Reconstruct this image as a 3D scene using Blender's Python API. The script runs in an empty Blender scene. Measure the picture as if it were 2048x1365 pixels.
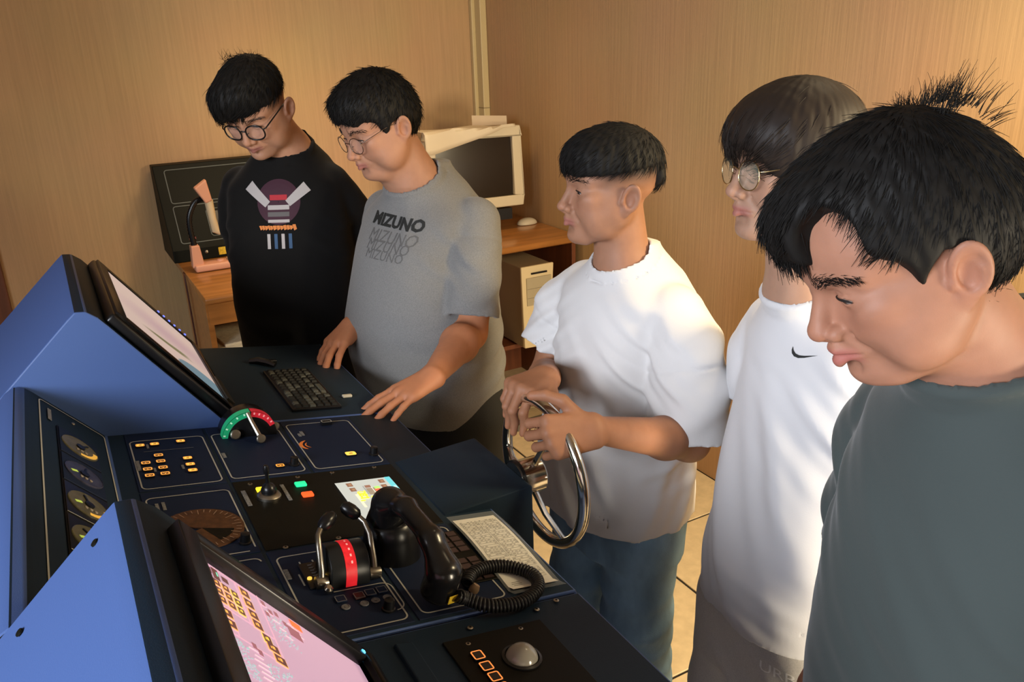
import bpy, bmesh, math, random
import numpy as np
from mathutils import Matrix, Vector, Euler
from mathutils.bvhtree import BVHTree
from mathutils.kdtree import KDTree

# ================================================================ camera, world, lights, exposure
# world axes: +X across the console towards the people, +Y along the console to the far wall, +Z up
SC = bpy.context.scene
CAM_H = 1.75
_c = bpy.data.cameras.new('camera'); CAM = bpy.data.objects.new('camera', _c); SC.collection.objects.link(CAM)
_R = np.array([[0.87047828, -0.49108501, -0.03321278], [0.19665882, 0.28514528, 0.93809247], [-0.45121268, -0.8231207, 0.34478897]])
CAM.matrix_world = Matrix.Translation((0, 0, CAM_H)) @ Matrix(_R.T.tolist()).to_4x4()
_c.sensor_width = 36; _c.lens = 36*1650/2048; _c.clip_start = .02
SC.camera = CAM
SC.view_settings.view_transform = 'Standard'; SC.view_settings.look = 'None'
SC.view_settings.gamma = 1; SC.view_settings.use_curve_mapping = False
SC.view_settings.exposure = 0.0

WORLD = bpy.data.worlds.new('room_air'); SC.world = WORLD; WORLD.use_nodes = True
WORLD.node_tree.nodes['Background'].inputs[0].default_value = (1, .85, .68, 1)
WORLD.node_tree.nodes['Background'].inputs[1].default_value = .10

def area(name, loc, target, size, energy, col, sy=None, spread=180):
    l = bpy.data.lights.new(name, 'AREA'); l.energy = energy; l.color = col; l.size = size; l.spread = math.radians(spread)
    if sy: l.shape = 'RECTANGLE'; l.size_y = sy
    o = bpy.data.objects.new(name, l); SC.collection.objects.link(o); o.location = loc
    o.rotation_euler = (Vector(target)-Vector(loc)).to_track_quat('-Z', 'Y').to_euler()
    return o
# cool glow of the projected sea view in front of the console
area('view_screen_light', (-1.95, -.30, 2.02), (.65, 1.1, 1.00), 1.5, 52, (.86, .91, 1.0), .9, 108)
# soft fill light added behind the camera for the people
area('room_fill_light', (-.9, -2.3, 1.35), (.9, 2.0, 1.30), 1.8, 8, (1.0, .90, .80), 1.4)
# warm lamp by the right wall, behind the group
area('wall_lamp', (1.80, .28, 1.85), (1.42, 1.5, 1.05), .35, 19, (1.0, .80, .48), .35, 125)
# warm fill added low along the aisle to lift the lower bodies
area('low_fill_light', (1.62, -1.15, .85), (1.12, 1.0, .62), .5, 34, (1.0, .86, .64), .9, 100)
# warm ceiling lamp over the back desk
area('ceiling_lamp_far', (.95, 3.25, 2.50), (.95, 3.3, 0), .8, 9, (1.0, .72, .42), .4, 110)
# unseen warm lamp added above the aisle to brighten the floor
area('aisle_fill_light', (1.72, 1.05, 2.52), (1.66, 1.1, 0), .35, 6.5, (1.0, .80, .50), .35, 85)
# ---------------------------------------------------------------- helpers
COL = bpy.context.scene.collection
def V3(*a): return np.array(a if len(a) > 1 else a[0], dtype=float)
def nrm(v):
    v = np.asarray(v, float); return v/(np.linalg.norm(v)+1e-12)

def link_mesh(name, verts, faces, mat=None, parent=None, smooth=False, col=None, mats=None, midx=None):
    me = bpy.data.meshes.new(name)
    verts = np.asarray(verts, float)
    if isinstance(faces, np.ndarray):
        n = len(faces); k = faces.shape[1]
        me.vertices.add(len(verts)); me.vertices.foreach_set('co', verts.astype(np.float32).ravel())
        me.loops.add(n*k); me.loops.foreach_set('vertex_index', faces.astype(np.int32).ravel())
        me.polygons.add(n); me.polygons.foreach_set('loop_start', np.arange(0, n*k, k, dtype=np.int32))
        me.update(calc_edges=True)
    else:
        me.from_pydata([tuple(v) for v in verts], [], faces); me.update()
    if mats:
        for m in mats: me.materials.append(m)
        if midx is not None: me.polygons.foreach_set('material_index', np.asarray(midx, np.int32))
    elif mat: me.materials.append(mat)
    if smooth: me.polygons.foreach_set('use_smooth', np.ones(len(me.polygons), bool))
    if col is not None:
        at = me.color_attributes.new('Col', 'FLOAT_COLOR', 'POINT')
        c = np.ones((len(verts), 4), np.float32); c[:, :3] = col
        at.data.foreach_set('color', c.ravel())
    ob = bpy.data.objects.new(name, me); COL.objects.link(ob)
    if parent is not None: set_parent(ob, parent)
    return ob

def set_parent(ob, parent):
    ob.parent = parent
    ob.matrix_parent_inverse = PM.setdefault(parent.name, Matrix.Identity(4)).inverted()
PM = {}
def place(ob, M): ob.matrix_basis = M; PM[ob.name] = M.copy()
def dupe(ob, M, parent, name=None):
    c = ob.copy(); c.name = name or ob.name; COL.objects.link(c)
    c.parent = parent; c.matrix_parent_inverse = PM.setdefault(parent.name, Matrix.Identity(4)).inverted()
    c.matrix_basis = M
    return c
def tag(o, label, cat, group=None):
    o['label'] = label; o['category'] = cat
    if group: o['group'] = group
    return o
def struct(o): o['kind'] = 'structure'; return o
def thing(name, loc, label, cat, group=None):
    o = bpy.data.objects.new(name, None); COL.objects.link(o); o.empty_display_size = .05
    o.location = loc; PM[o.name] = Matrix.Translation(Vector(loc))
    return tag(o, label, cat, group)

class MB:
    """collects shapes into one mesh"""
    def __init__(s): s.v = []; s.f = []; s.c = []; s.n = 0
    def add(s, vs, fs, col=(1, 1, 1)):
        o = s.n; vs = [tuple(v) for v in vs]
        s.v += vs; s.f += [tuple(i+o for i in f) for f in fs]; s.n += len(vs); s.c += [col]*len(vs)
        return s
    def box(s, c, d, M=None, col=(1, 1, 1)):
        c = V3(c); h = V3(d)/2
        vs = [c+h*V3(x, y, z) for z in (-1, 1) for y in (-1, 1) for x in (-1, 1)]
        if M is not None: vs = [M @ Vector(v) for v in vs]
        return s.add(vs, [(0, 2, 3, 1), (4, 5, 7, 6), (0, 1, 5, 4), (2, 6, 7, 3), (0, 4, 6, 2), (1, 3, 7, 5)], col)
    def quad(s, pts, col=(1, 1, 1)): return s.add(pts, [tuple(range(len(pts)))], col)
    def tube(s, pts, r, n=8, cap=True, col=(1, 1, 1)):
        pts = [V3(p) for p in pts]; m = len(pts); rr = r if hasattr(r, '__len__') else [r]*m
        t = [nrm(pts[min(i+1, m-1)]-pts[max(i-1, 0)]) for i in range(m)]
        a = nrm(np.cross(t[0], (0, 0, 1) if abs(t[0][2]) < .9 else (1, 0, 0)))
        vs = []
        for i in range(m):
            a = nrm(a-t[i]*(a@t[i])); b = np.cross(t[i], a)
            for k in range(n):
                q = 2*math.pi*k/n; vs.append(pts[i]+rr[i]*(math.cos(q)*a+math.sin(q)*b))
        fs = [(i*n+k, i*n+(k+1) % n, (i+1)*n+(k+1) % n, (i+1)*n+k) for i in range(m-1) for k in range(n)]
        if cap: fs += [tuple(range(n))[::-1], tuple((m-1)*n+k for k in range(n))]
        return s.add(vs, fs, col)
    def lathe(s, prof, M=None, n=24, col=(1, 1, 1)):
        """prof: (r,z) list; about local z"""
        vs = [V3(r*math.cos(2*math.pi*k/n), r*math.sin(2*math.pi*k/n), z) for r, z in prof for k in range(n)]
        if M is not None: vs = [M @ Vector(v) for v in vs]
        m = len(prof)
        fs = [(i*n+k, i*n+(k+1) % n, (i+1)*n+(k+1) % n, (i+1)*n+k) for i in range(m-1) for k in range(n)]
        if prof[0][0] > 1e-6: fs.append(tuple(range(n))[::-1])
        if prof[-1][0] > 1e-6: fs.append(tuple((m-1)*n+k for k in range(n)))
        return s.add(vs, fs, col)
    def prism(s, poly, y0, y1, M=None, axis='y', col=(1, 1, 1)):
        """poly in (x,z), swept along y"""
        n = len(poly); vs = [V3(x, y, z) for y in (y0, y1) for x, z in poly]
        if M is not None: vs = [M @ Vector(v) for v in vs]
        fs = [(k, (k+1) % n, n+(k+1) % n, n+k) for k in range(n)]+[tuple(range(n))[::-1], tuple(range(n, 2*n))]
        return s.add(vs, fs, col)
    def build(s, name, mat, parent=None, smooth=False, bevel=0, seg=2, color=False, ang=35):
        ob = link_mesh(name, s.v, s.f, mat, None, False, np.array(s.c) if color else None)
        bm = bmesh.new(); bm.from_mesh(ob.data)
        bmesh.ops.remove_doubles(bm, verts=bm.verts, dist=1e-6)
        bmesh.ops.recalc_face_normals(bm, faces=bm.faces)
        if bevel:
            es = [e for e in bm.edges if len(e.link_faces) == 2 and e.calc_face_angle(0) > math.radians(ang)]
            bmesh.ops.bevel(bm, geom=es, offset=bevel, segments=seg, affect='EDGES', profile=.5, clamp_overlap=True)
        bm.to_mesh(ob.data); bm.free()
        if smooth:
            ob.data.polygons.foreach_set('use_smooth', np.ones(len(ob.data.polygons), bool))
            ob.data.set_sharp_from_angle(angle=math.radians(ang))
        if parent is not None: set_parent(ob, parent)
        return ob

def spline(pts, n):
    """Catmull-Rom through pts"""
    P = [V3(p) for p in pts]; P = [2*P[0]-P[1]]+P+[2*P[-1]-P[-2]]
    out = []
    m = len(P)-3
    for i in range(n):
        t = i/(n-1)*m; k = min(int(t), m-1); t -= k
        a, b, c, d = P[k:k+4]
        out.append(.5*((2*b)+(-a+c)*t+(2*a-5*b+4*c-d)*t*t+(-a+3*b-3*c+d)*t**3))
    return out

# ---------------------------------------------------------------- materials
def mat(name, col, rough=.5, metal=0, emit=None, estr=0, bump=None, var=None, sss=0, alpha=1, trans=0, attr=False, coat=0, spec=.5, ior=1.45, sheen=0):
    """bump=(scale,strength,(sx,sy,sz)); var=(scale,amount,(sx,sy,sz)) colour variation by noise"""
    m = bpy.data.materials.new(name); m.use_nodes = True
    nt = m.node_tree; N = nt.nodes; L = nt.links; b = N['Principled BSDF']
    b.inputs['Base Color'].default_value = (*col, 1); b.inputs['Roughness'].default_value = rough
    b.inputs['Metallic'].default_value = metal; b.inputs['IOR'].default_value = ior
    b.inputs['Specular IOR Level'].default_value = spec
    if coat: b.inputs['Coat Weight'].default_value = coat; b.inputs['Coat Roughness'].default_value = .15
    if sheen: b.inputs['Sheen Weight'].default_value = sheen; b.inputs['Sheen Roughness'].default_value = .5
    if trans: b.inputs['Transmission Weight'].default_value = trans
    if alpha < 1: b.inputs['Alpha'].default_value = alpha
    if sss:
        b.inputs['Subsurface Weight'].default_value = sss; b.inputs['Subsurface Radius'].default_value = (1, .35, .2)
        b.inputs['Subsurface Scale'].default_value = .006
    src = None
    if attr:
        a = N.new('ShaderNodeVertexColor'); a.layer_name = 'Col'; src = a.outputs['Color']
    def noise(scale, stretch, detail=4):
        tc = N.new('ShaderNodeTexCoord'); mp = N.new('ShaderNodeMapping'); mp.inputs['Scale'].default_value = stretch
        t = N.new('ShaderNodeTexNoise'); t.inputs['Scale'].default_value = scale; t.inputs['Detail'].default_value = detail
        L.new(tc.outputs['Object'], mp.inputs['Vector']); L.new(mp.outputs['Vector'], t.inputs['Vector'])
        return t.outputs['Fac']
    if var:
        f = noise(var[0], var[2] if len(var) > 2 else (1, 1, 1))
        mr = N.new('ShaderNodeMapRange'); mr.inputs['From Min'].default_value = .3; mr.inputs['From Max'].default_value = .7
        mr.inputs['To Min'].default_value = 1-var[1]; mr.inputs['To Max'].default_value = 1+var[1]
        L.new(f, mr.inputs['Value'])
        mx = N.new('ShaderNodeMix'); mx.data_type = 'RGBA'; mx.blend_type = 'MULTIPLY'; mx.inputs['Factor'].default_value = 1
        if src: L.new(src, mx.inputs['A'])
        else: mx.inputs['A'].default_value = (*col, 1)
        L.new(mr.outputs['Result'], mx.inputs['B']); src = mx.outputs['Result']
    if src: L.new(src, b.inputs['Base Color'])
    if emit is not None:
        b.inputs['Emission Strength'].default_value = estr
        if emit == 'attr': L.new(src, b.inputs['Emission Color'])
        else: b.inputs['Emission Color'].default_value = (*emit, 1)
    if bump:
        f = noise(bump[0], bump[2] if len(bump) > 2 else (1, 1, 1), 3)
        bp = N.new('ShaderNodeBump'); bp.inputs['Strength'].default_value = bump[1]; bp.inputs['Distance'].default_value = .002
        L.new(f, bp.inputs['Height']); L.new(bp.outputs['Normal'], b.inputs['Normal'])
    return m
def srgb(r, g, b):
    f = lambda c: (c/255/12.92 if c <= 10 else ((c/255+.055)/1.055)**2.4)
    return (f(r), f(g), f(b))

# ---------------------------------------------------------------- signed-distance sculpting
class Sdf:
    """list of primitives in world space, meshed with surface nets on an oriented grid"""
    def __init__(s): s.p = []
    def _add(s, fn, c, rad, op, k, F):
        if F is not None:
            fn0 = fn; Rm, T = F
            fn = lambda P: fn0((P-T) @ Rm)          # columns of Rm are local axes in world
            c = Rm @ V3(c)+T
        s.p.append((fn, V3(c), float(rad), op, float(k))); return s
    def ell(s, c, r, op='u', k=.01, rot=None, F=None):
        c = np.array(c, np.float32); r = np.array(r, np.float32); Q = None if rot is None else np.array(Euler(rot).to_matrix(), np.float32)
        def fn(P):
            q = P-c
            if Q is not None: q = q @ Q
            a = q/r; k0 = np.sqrt((a*a).sum(-1)); b = a/r; k1 = np.sqrt((b*b).sum(-1))
            return k0*(k0-1)/np.maximum(k1, 1e-6)
        return s._add(fn, c, max(r), op, k, F)
    def cone(s, a, b, ra, rb, op='u', k=.01, F=None, flat=None):
        """tapered capsule; flat=(axis,scale): squash the section along an axis"""
        a = np.array(a, np.float32); b = np.array(b, np.float32); ba = b-a; L2 = float(ba@ba)+1e-12
        if flat is not None: ax = nrm(flat[0]).astype(np.float32); sc = np.float32(flat[1])
        def fn(P):
            q = P-a; h = np.clip((q@ba)/L2, 0, 1)
            w = q-h[..., None]*ba
            if flat is not None:
                t = (w@ax); w = w+(t*(1/sc-1))[..., None]*ax
                return (np.sqrt((w*w).sum(-1))-(ra+(rb-ra)*h))*min(1, sc)
            return np.sqrt((w*w).sum(-1))-(ra+(rb-ra)*h)
        return s._add(fn, (a+b)/2, np.sqrt(L2)/2+max(ra, rb), op, k, F)
    def chain(s, pts, rad, op='u', k=.01, F=None, flat=None):
        for i in range(len(pts)-1): s.cone(pts[i], pts[i+1], rad[i], rad[i+1], op, k, F, flat)
        return s
    def loft(s, lev, op='u', k=.01, F=None, n=2.3):
        """lev rows: z, cx, cy, a(depth x), b(width y)"""
        L = np.array(lev, float); zs = np.linspace(L[0, 0], L[-1, 0], 160)
        # smooth monotone-ish interpolation
        T = np.stack([np.interp(zs, L[:, 0], L[:, j]) for j in range(1, 5)], 1)
        ker = np.hanning(15); ker /= ker.sum()
        T = np.stack([np.convolve(np.pad(T[:, j], 7, mode='edge'), ker, 'valid') for j in range(4)], 1)
        z0, z1 = zs[0], zs[-1]
        def fn(P):
            z = P[..., 2]; cx = np.interp(z, zs, T[:, 0]); cy = np.interp(z, zs, T[:, 1]); a = np.interp(z, zs, T[:, 2]); b = np.interp(z, zs, T[:, 3])
            u = np.abs(P[..., 0]-cx)/a; v = np.abs(P[..., 1]-cy)/b
            k0 = (u**n+v**n)**(1/n)
            g = np.sqrt((u/a)**2+(v/b)**2)/np.maximum(np.sqrt(u*u+v*v), 1e-6)
            d = (k0-1)/np.maximum(g, 1e-3)
            return np.maximum(d, np.maximum(z0-z, z-z1)).astype(np.float32)
        c = V3(L[:, 1].mean(), L[:, 2].mean(), (z0+z1)/2)
        rad = math.sqrt(((z1-z0)/2)**2+(L[:, 3].max()+np.ptp(L[:, 1]))**2+(L[:, 4].max()+np.ptp(L[:, 2]))**2)
        return s._add(fn, c, rad, op, k, F)
    def torus(s, c, Rr, r, rot=None, op='u', k=.005, F=None, sq=1., wave=None):
        c = np.array(c, np.float32); Q = None if rot is None else np.array(Euler(rot).to_matrix(), np.float32)
        def fn(P):
            q = P-c
            if Q is not None: q = q @ Q
            rho = np.sqrt(q[..., 0]**2+(q[..., 1]/sq)**2)-Rr
            return np.sqrt(rho*rho+q[..., 2]**2)-r
        return s._add(fn, c, Rr*max(1, sq)+r, op, k, F)
    def plane(s, pt, n, c, rad, k=.003, F=None):
        """cut away the side n points to, inside a sphere (c, rad)"""
        pt = np.array(pt, np.float32); n = nrm(n).astype(np.float32)
        return s._add(lambda P: -((P-pt)@n), c, rad, 's', k, F)
    def disp(s, fn, c, rad, F=None): return s._add(fn, c, rad, 'd', 0, F)
    def custom(s, fn, c, rad, op='u', k=.01, F=None): return s._add(fn, c, rad, op, k, F)

    def mesh(s, lo, hi, h, F=None):
        """grid box lo..hi in frame F (Rm,T) -> verts(world), quads"""
        Rm, T = F if F is not None else (np.eye(3), np.zeros(3))
        Rm = np.asarray(Rm, np.float32); T = np.asarray(T, np.float32)
        lo = V3(lo); hi = V3(hi); n = np.maximum(np.ceil((hi-lo)/h).astype(int)+1, 3)
        ax = [(lo[i]+h*np.arange(n[i])).astype(np.float32) for i in range(3)]
        d = np.full(n, .05, np.float32)
        for fn, c, rad, op, k in s.p:
            cl = (c-T) @ Rm; m = rad+k+3*h
            i0 = np.maximum(np.floor((cl-m-lo)/h).astype(int), 0); i1 = np.minimum(np.ceil((cl+m-lo)/h).astype(int)+1, n)
            if (i1 <= i0).any(): continue
            sl = tuple(slice(a, b) for a, b in zip(i0, i1))
            G = np.stack(np.meshgrid(*[ax[i][sl[i]] for i in range(3)], indexing='ij'), -1)
            P = G @ Rm.T+T
            f = fn(P).astype(np.float32); D = d[sl]
            if op == 'u':
                if k > 0:
                    w = np.maximum(k-np.abs(D-f), 0)/k; d[sl] = np.minimum(D, f)-w*w*k*.25
                else: d[sl] = np.minimum(D, f)
            elif op == 's':
                f = -f
                if k > 0:
                    w = np.maximum(k-np.abs(D-f), 0)/k; d[sl] = np.maximum(D, f)+w*w*k*.25
                else: d[sl] = np.maximum(D, f)
            elif op == 'd': d[sl] = D+f
        v, q = surface_nets(d)
        v = lo+h*v
        return v @ Rm.T.astype(float)+T, q

def surface_nets(d):
    ins = d < 0
    c = np.zeros(np.array(d.shape)-1, np.int8)
    for x in (0, 1):
        for y in (0, 1):
            for z in (0, 1):
                c += ins[x:x+c.shape[0], y:y+c.shape[1], z:z+c.shape[2]]
    cells = np.argwhere((c > 0) & (c < 8))
    if not len(cells): return np.zeros((0, 3)), np.zeros((0, 4), int)
    idx = np.full(c.shape, -1, np.int32); idx[tuple(cells.T)] = np.arange(len(cells))
    acc = np.zeros((len(cells), 3)); cnt = np.zeros(len(cells))
    corners = [(x, y, z) for x in (0, 1) for y in (0, 1) for z in (0, 1)]
    for a in corners:
        for ax in range(3):
            if a[ax]: continue
            b = list(a); b[ax] = 1
            da = d[tuple((cells+a).T)]; db = d[tuple((cells+b).T)]
            m = (da < 0) != (db < 0)
            t = np.where(m, da/np.where(m, da-db, 1), 0)
            p = np.array(a, float)+np.zeros((len(cells), 3)); p[:, ax] += t
            acc += np.where(m[:, None], p, 0); cnt += m
    v = cells+acc/np.maximum(cnt, 1)[:, None]
    quads = []
    for ax in range(3):
        o1, o2 = [(1, 2), (2, 0), (0, 1)][ax]
        sl0 = [slice(None)]*3; sl1 = [slice(None)]*3; sl0[ax] = slice(0, -1); sl1[ax] = slice(1, None)
        A = ins[tuple(sl0)]; Bq = ins[tuple(sl1)]
        e = np.argwhere(A != Bq)
        ok = np.ones(len(e), bool)
        for o in (o1, o2): ok &= (e[:, o] > 0) & (e[:, o] < d.shape[o]-1)
        e = e[ok]; fl = A[tuple(e.T)]
        def cell(s1, s2):
            q = e.copy(); q[:, o1] -= s1; q[:, o2] -= s2; return idx[tuple(q.T)]
        a, b, cc, dd = cell(1, 1), cell(0, 1), cell(0, 0), cell(1, 0)
        q = np.stack([a, b, cc, dd], 1); q[~fl] = q[~fl][:, ::-1]
        quads.append(q[(q >= 0).all(1)])
    return v, np.concatenate(quads)
# ================================================================ room
XW, YW, ZC = 2.165, 4.19, 2.60
XL, YB = -3.4, -2.6
def wall_mat(name, col, horiz):
    m = bpy.data.materials.new(name); m.use_nodes = True; nt = m.node_tree; N = nt.nodes; L = nt.links; b = N['Principled BSDF']
    b.inputs['Roughness'].default_value = .62; b.inputs['Specular IOR Level'].default_value = .35
    tc = N.new('ShaderNodeTexCoord'); mp = N.new('ShaderNodeMapping')
    mp.inputs['Scale'].default_value = (90 if horiz == 'x' else 1, 90 if horiz == 'y' else 1, 2.2)
    L.new(tc.outputs['Object'], mp.inputs['Vector'])
    n1 = N.new('ShaderNodeTexNoise'); n1.inputs['Scale'].default_value = 1.0; n1.inputs['Detail'].default_value = 5; n1.inputs['Roughness'].default_value = .65
    L.new(mp.outputs['Vector'], n1.inputs['Vector'])
    n2 = N.new('ShaderNodeTexNoise'); n2.inputs['Scale'].default_value = 1.6; n2.inputs['Detail'].default_value = 3
    L.new(tc.outputs['Object'], n2.inputs['Vector'])
    r = N.new('ShaderNodeValToRGB'); e = r.color_ramp.elements
    e[0].position = .30; e[0].color = (*[c*.91 for c in col], 1); e[1].position = .70; e[1].color = (*[min(1, c*1.08) for c in col], 1)
    L.new(n1.outputs['Fac'], r.inputs['Fac'])
    mx = N.new('ShaderNodeMix'); mx.data_type = 'RGBA'; mx.blend_type = 'MULTIPLY'; mx.inputs['Factor'].default_value = .22
    L.new(r.outputs['Color'], mx.inputs['A']); L.new(n2.outputs['Color'], mx.inputs['B']); L.new(mx.outputs['Result'], b.inputs['Base Color'])
    bp = N.new('ShaderNodeBump'); bp.inputs['Strength'].default_value = .30; bp.inputs['Distance'].default_value = .004
    L.new(n1.outputs['Fac'], bp.inputs['Height']); L.new(bp.outputs['Normal'], b.inputs['Normal'])
    return m
WCOL = (.50, .310, .146)
m_wy = wall_mat('ribbed_wallpaper_a', WCOL, 'x'); m_wx = wall_mat('ribbed_wallpaper_b', WCOL, 'y')
m_ceil = mat('ceiling_paint', (.45, .38, .30), .8)
m_darkwall = mat('dark_wall_paint', (.10, .09, .09), .8)
m_wood = mat('oak_veneer', (.36, .145, .035), .28, var=(6, .22, (.6, 6, 6)), coat=.35)
m_woodd = mat('dark_door_wood', (.12, .035, .012), .4, var=(5, .25, (6, 6, .5)))
m_trim = mat('cream_conduit', (.55, .42, .20), .4)
m_joint = mat('tile_joint', (.015, .012, .009), .8)
m_tile = mat('speckled_tile', (.56, .44, .27), .34, var=(26, .10), bump=(60, .05))

struct(MB().box(((XL+XW)/2, YW+.05, ZC/2), (XW-XL+.2, .1, ZC)).build('wall_back', m_wy))
struct(MB().box((XW+.05, (YB+YW)/2, ZC/2), (.1, YW-YB+.2, ZC)).build('wall_right', m_wx))
struct(MB().box((XL-.05, (YB+YW)/2, ZC/2), (.1, YW-YB+.2, ZC)).build('wall_left', m_darkwall))
struct(MB().box(((XL+XW)/2, YB-.05, ZC/2), (XW-XL+.2, .1, ZC)).build('wall_front', m_wy))
struct(MB().box(((XL+XW)/2, (YB+YW)/2, ZC+.05), (XW-XL+.2, YW-YB+.2, .1)).build('ceiling', m_ceil))
fl = struct(MB().box(((XL+XW)/2, (YB+YW)/2, -.055), (XW-XL+.2, YW-YB+.2, .1)).build('floor', m_joint))
# square floor tiles with dark joints
TS = .605
tile0 = None
for i in range(-6, 2):
    for j in range(-7, 5):
        x0 = 1.605+(i-0)*TS; y0 = 1.456+j*TS
        x1 = min(x0+TS, XW); y1 = min(y0+TS, YW)
        if x0 >= XW-.02 or y0 >= YW-.02 or x0 < -1.6 or y0 < YB: continue
        full = x1 == x0+TS and y1 == y0+TS
        if full and tile0 is not None:
            dupe(tile0, Matrix.Translation((x0+TS/2, y0+TS/2, 0)), fl, 'tile')
        else:
            o = MB().box((0, 0, -.003), (x1-x0-.009, y1-y0-.009, .006)).build('tile', m_tile, None, bevel=.0015, seg=1)
            set_parent(o, fl); o.matrix_basis = Matrix.Translation(((x0+x1)/2, (y0+y1)/2, 0))
            if full: tile0 = o
# corner conduit (two runs, one with a coupling line)
tr = struct(MB().box((XW-.020, YW-.045, ZC/2), (.038, .09, ZC)).build('trim_1', m_trim, None, bevel=.004))
o = MB().box((XW-.048, YW-.016, ZC/2), (.022, .03, ZC)).build('conduit_cover', m_trim, tr, bevel=.004)
o = MB().box((XW-.0205, YW-.0455, 1.40), (.0405, .0925, .004)).build('coupling', mat('coupling_brown', (.25, .18, .08), .6), tr)
# dark door leaf at the far left of the back wall
dr = struct(MB().box((-.703, YW-.015, 1.02), (.90, .03, 2.04)).build('door_1', m_woodd, None, bevel=.004))
MB().lathe([(.0, 0), (.022, .002), (.022, .01), (.012, .02), (.012, .04), (.026, .05), (.028, .065), (.02, .078), (0, .08)],
           Matrix.Translation((-1.08, YW-.03, 1.0)) @ Matrix.Rotation(math.pi/2, 4, 'X'), 20).build('door_handle', mat('brass', (.6, .42, .15), .3, 1), dr, True)
# ================================================================ bridge console
XE, ZE, SL = .566, .98, -.173                     # operator edge and fall of the desk plane
TH = math.atan(-SL)
def zp(x): return ZE+SL*(x-XE)
def CP(x, y, dz=0., rz=0.):
    """matrix on the sloping desk plane: local x to the operator, y along the console, z out of the plane"""
    return Matrix.Translation((x, y, zp(x))) @ Matrix.Rotation(TH, 4, 'Y') @ Matrix.Translation((0, 0, dz)) @ Matrix.Rotation(rz, 4, 'Z')
m_navy = mat('navy_powder_coat', (.060, .108, .275), .45, bump=(700, .10), spec=.3)
m_navy_shade = mat('navy_in_shade', (.012, .024, .040), .55, bump=(700, .10), spec=.16)  # the same navy darkened to paint shade on top and operator-side faces
m_plate = mat('navy_panel_plate', (.012, .020, .046), .55, bump=(600, .06), spec=.14)
m_black = mat('black_panel', (.0075, .007, .0045), .5, bump=(500, .05), spec=.15)
m_blackpl = mat('black_plastic', (.006, .006, .007), .30)
m_line = mat('white_print', (.42, .42, .38), .6)
m_dim = mat('grey_print', (.16, .16, .17), .6)
m_steel = mat('brushed_steel', (.36, .33, .28), .35, 1)
m_chrome = mat('polished_steel', (.72, .68, .60), .13, 1)
m_amber = mat('amber_lamp', (.8, .33, .04), .4, emit=(1, .42, .07), estr=.75)
m_amberd = mat('amber_legend_dark', (.05, .018, .004), .5)
m_yellow = mat('yellow_lamp', (.9, .7, .05), .4, emit=(1, .72, .02), estr=1.1)
m_yellowa = mat('warm_yellow_lamp', (.9, .6, .1), .4, emit=(1, .58, .09), estr=1.1)
m_greenl = mat('green_lamp', (.02, .7, .3), .4, emit=(.02, .80, .32), estr=.9)
m_redl = mat('red_lamp', (.8, .1, .02), .4, emit=(1, .10, .02), estr=1.0)
m_blue_led = mat('blue_led', (.1, .2, .9), .4, emit=(.12, .16, 1), estr=2.0)
m_cyan_led = mat('cyan_led', (.1, .5, .9), .4, emit=(.10, .55, 1), estr=2.0)
m_green_led = mat('green_led', (.6, .9, .05), .4, emit=(.65, 1, .05), estr=2.0)
m_print = mat('screen_image', (1, 1, 1), .5, emit='attr', estr=1.0, attr=True)
m_glass = mat('clear_cover', (1, 1, 1), .06, alpha=.10)
m_colr = mat('printed_colours', (1, 1, 1), .45, attr=True)

RG = [(.045, 1.283), (.030, 1.303), (.012, 1.318), (-.006, 1.320), (-.020, 1.308)]     # rounded monitor ridge
BACK = [(-.150, 1.187), (-.300, 1.052), (-.300, .0), (.400, .0), (.400, .905), (.560, .935), (.566, .945), (.566, .968), (.560, ZE+.001)]
P_MON = [(.2200, zp(.22))]+RG+BACK
P_MID = [(0, zp(0)), (-.100, 1.194), (-.110, 1.203), (-.124, 1.207), (-.138, 1.199), (-.150, 1.187)]+BACK[1:]
def shade_faces(o):
    """worktop and fascia faces take the navy with shade painted into its colour"""
    o.data.materials.append(m_navy_shade)
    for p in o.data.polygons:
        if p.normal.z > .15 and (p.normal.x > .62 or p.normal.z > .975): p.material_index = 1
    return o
def cabinet(name, y0, y1, prof, label):
    t = thing(name, (.1, (y0+y1)/2, 0), label, 'console')
    shade_faces(MB().prism(prof, y0, y1).build('cabinet_body', m_navy, t, True, bevel=.0025, seg=2, ang=22))
    return t
far_c = cabinet('chart_console', 1.594, 2.115, P_MON, 'navy bridge console with the wide chart screen and built-in keyboard')
mid_c = cabinet('steering_console', .852, 1.590, P_MID, 'navy bridge console of lit push-button panels and round gauges')
near_c = cabinet('radar_console', .310, .846, P_MON, 'navy bridge console with pink radar screen and trackball')
# recessed seam strips between the cabinets
MB().prism([(x-.004, z-.004) if z > .1 else (x, z) for x, z in P_MID], .845, .853).build('seam_strip', m_black, mid_c)

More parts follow.
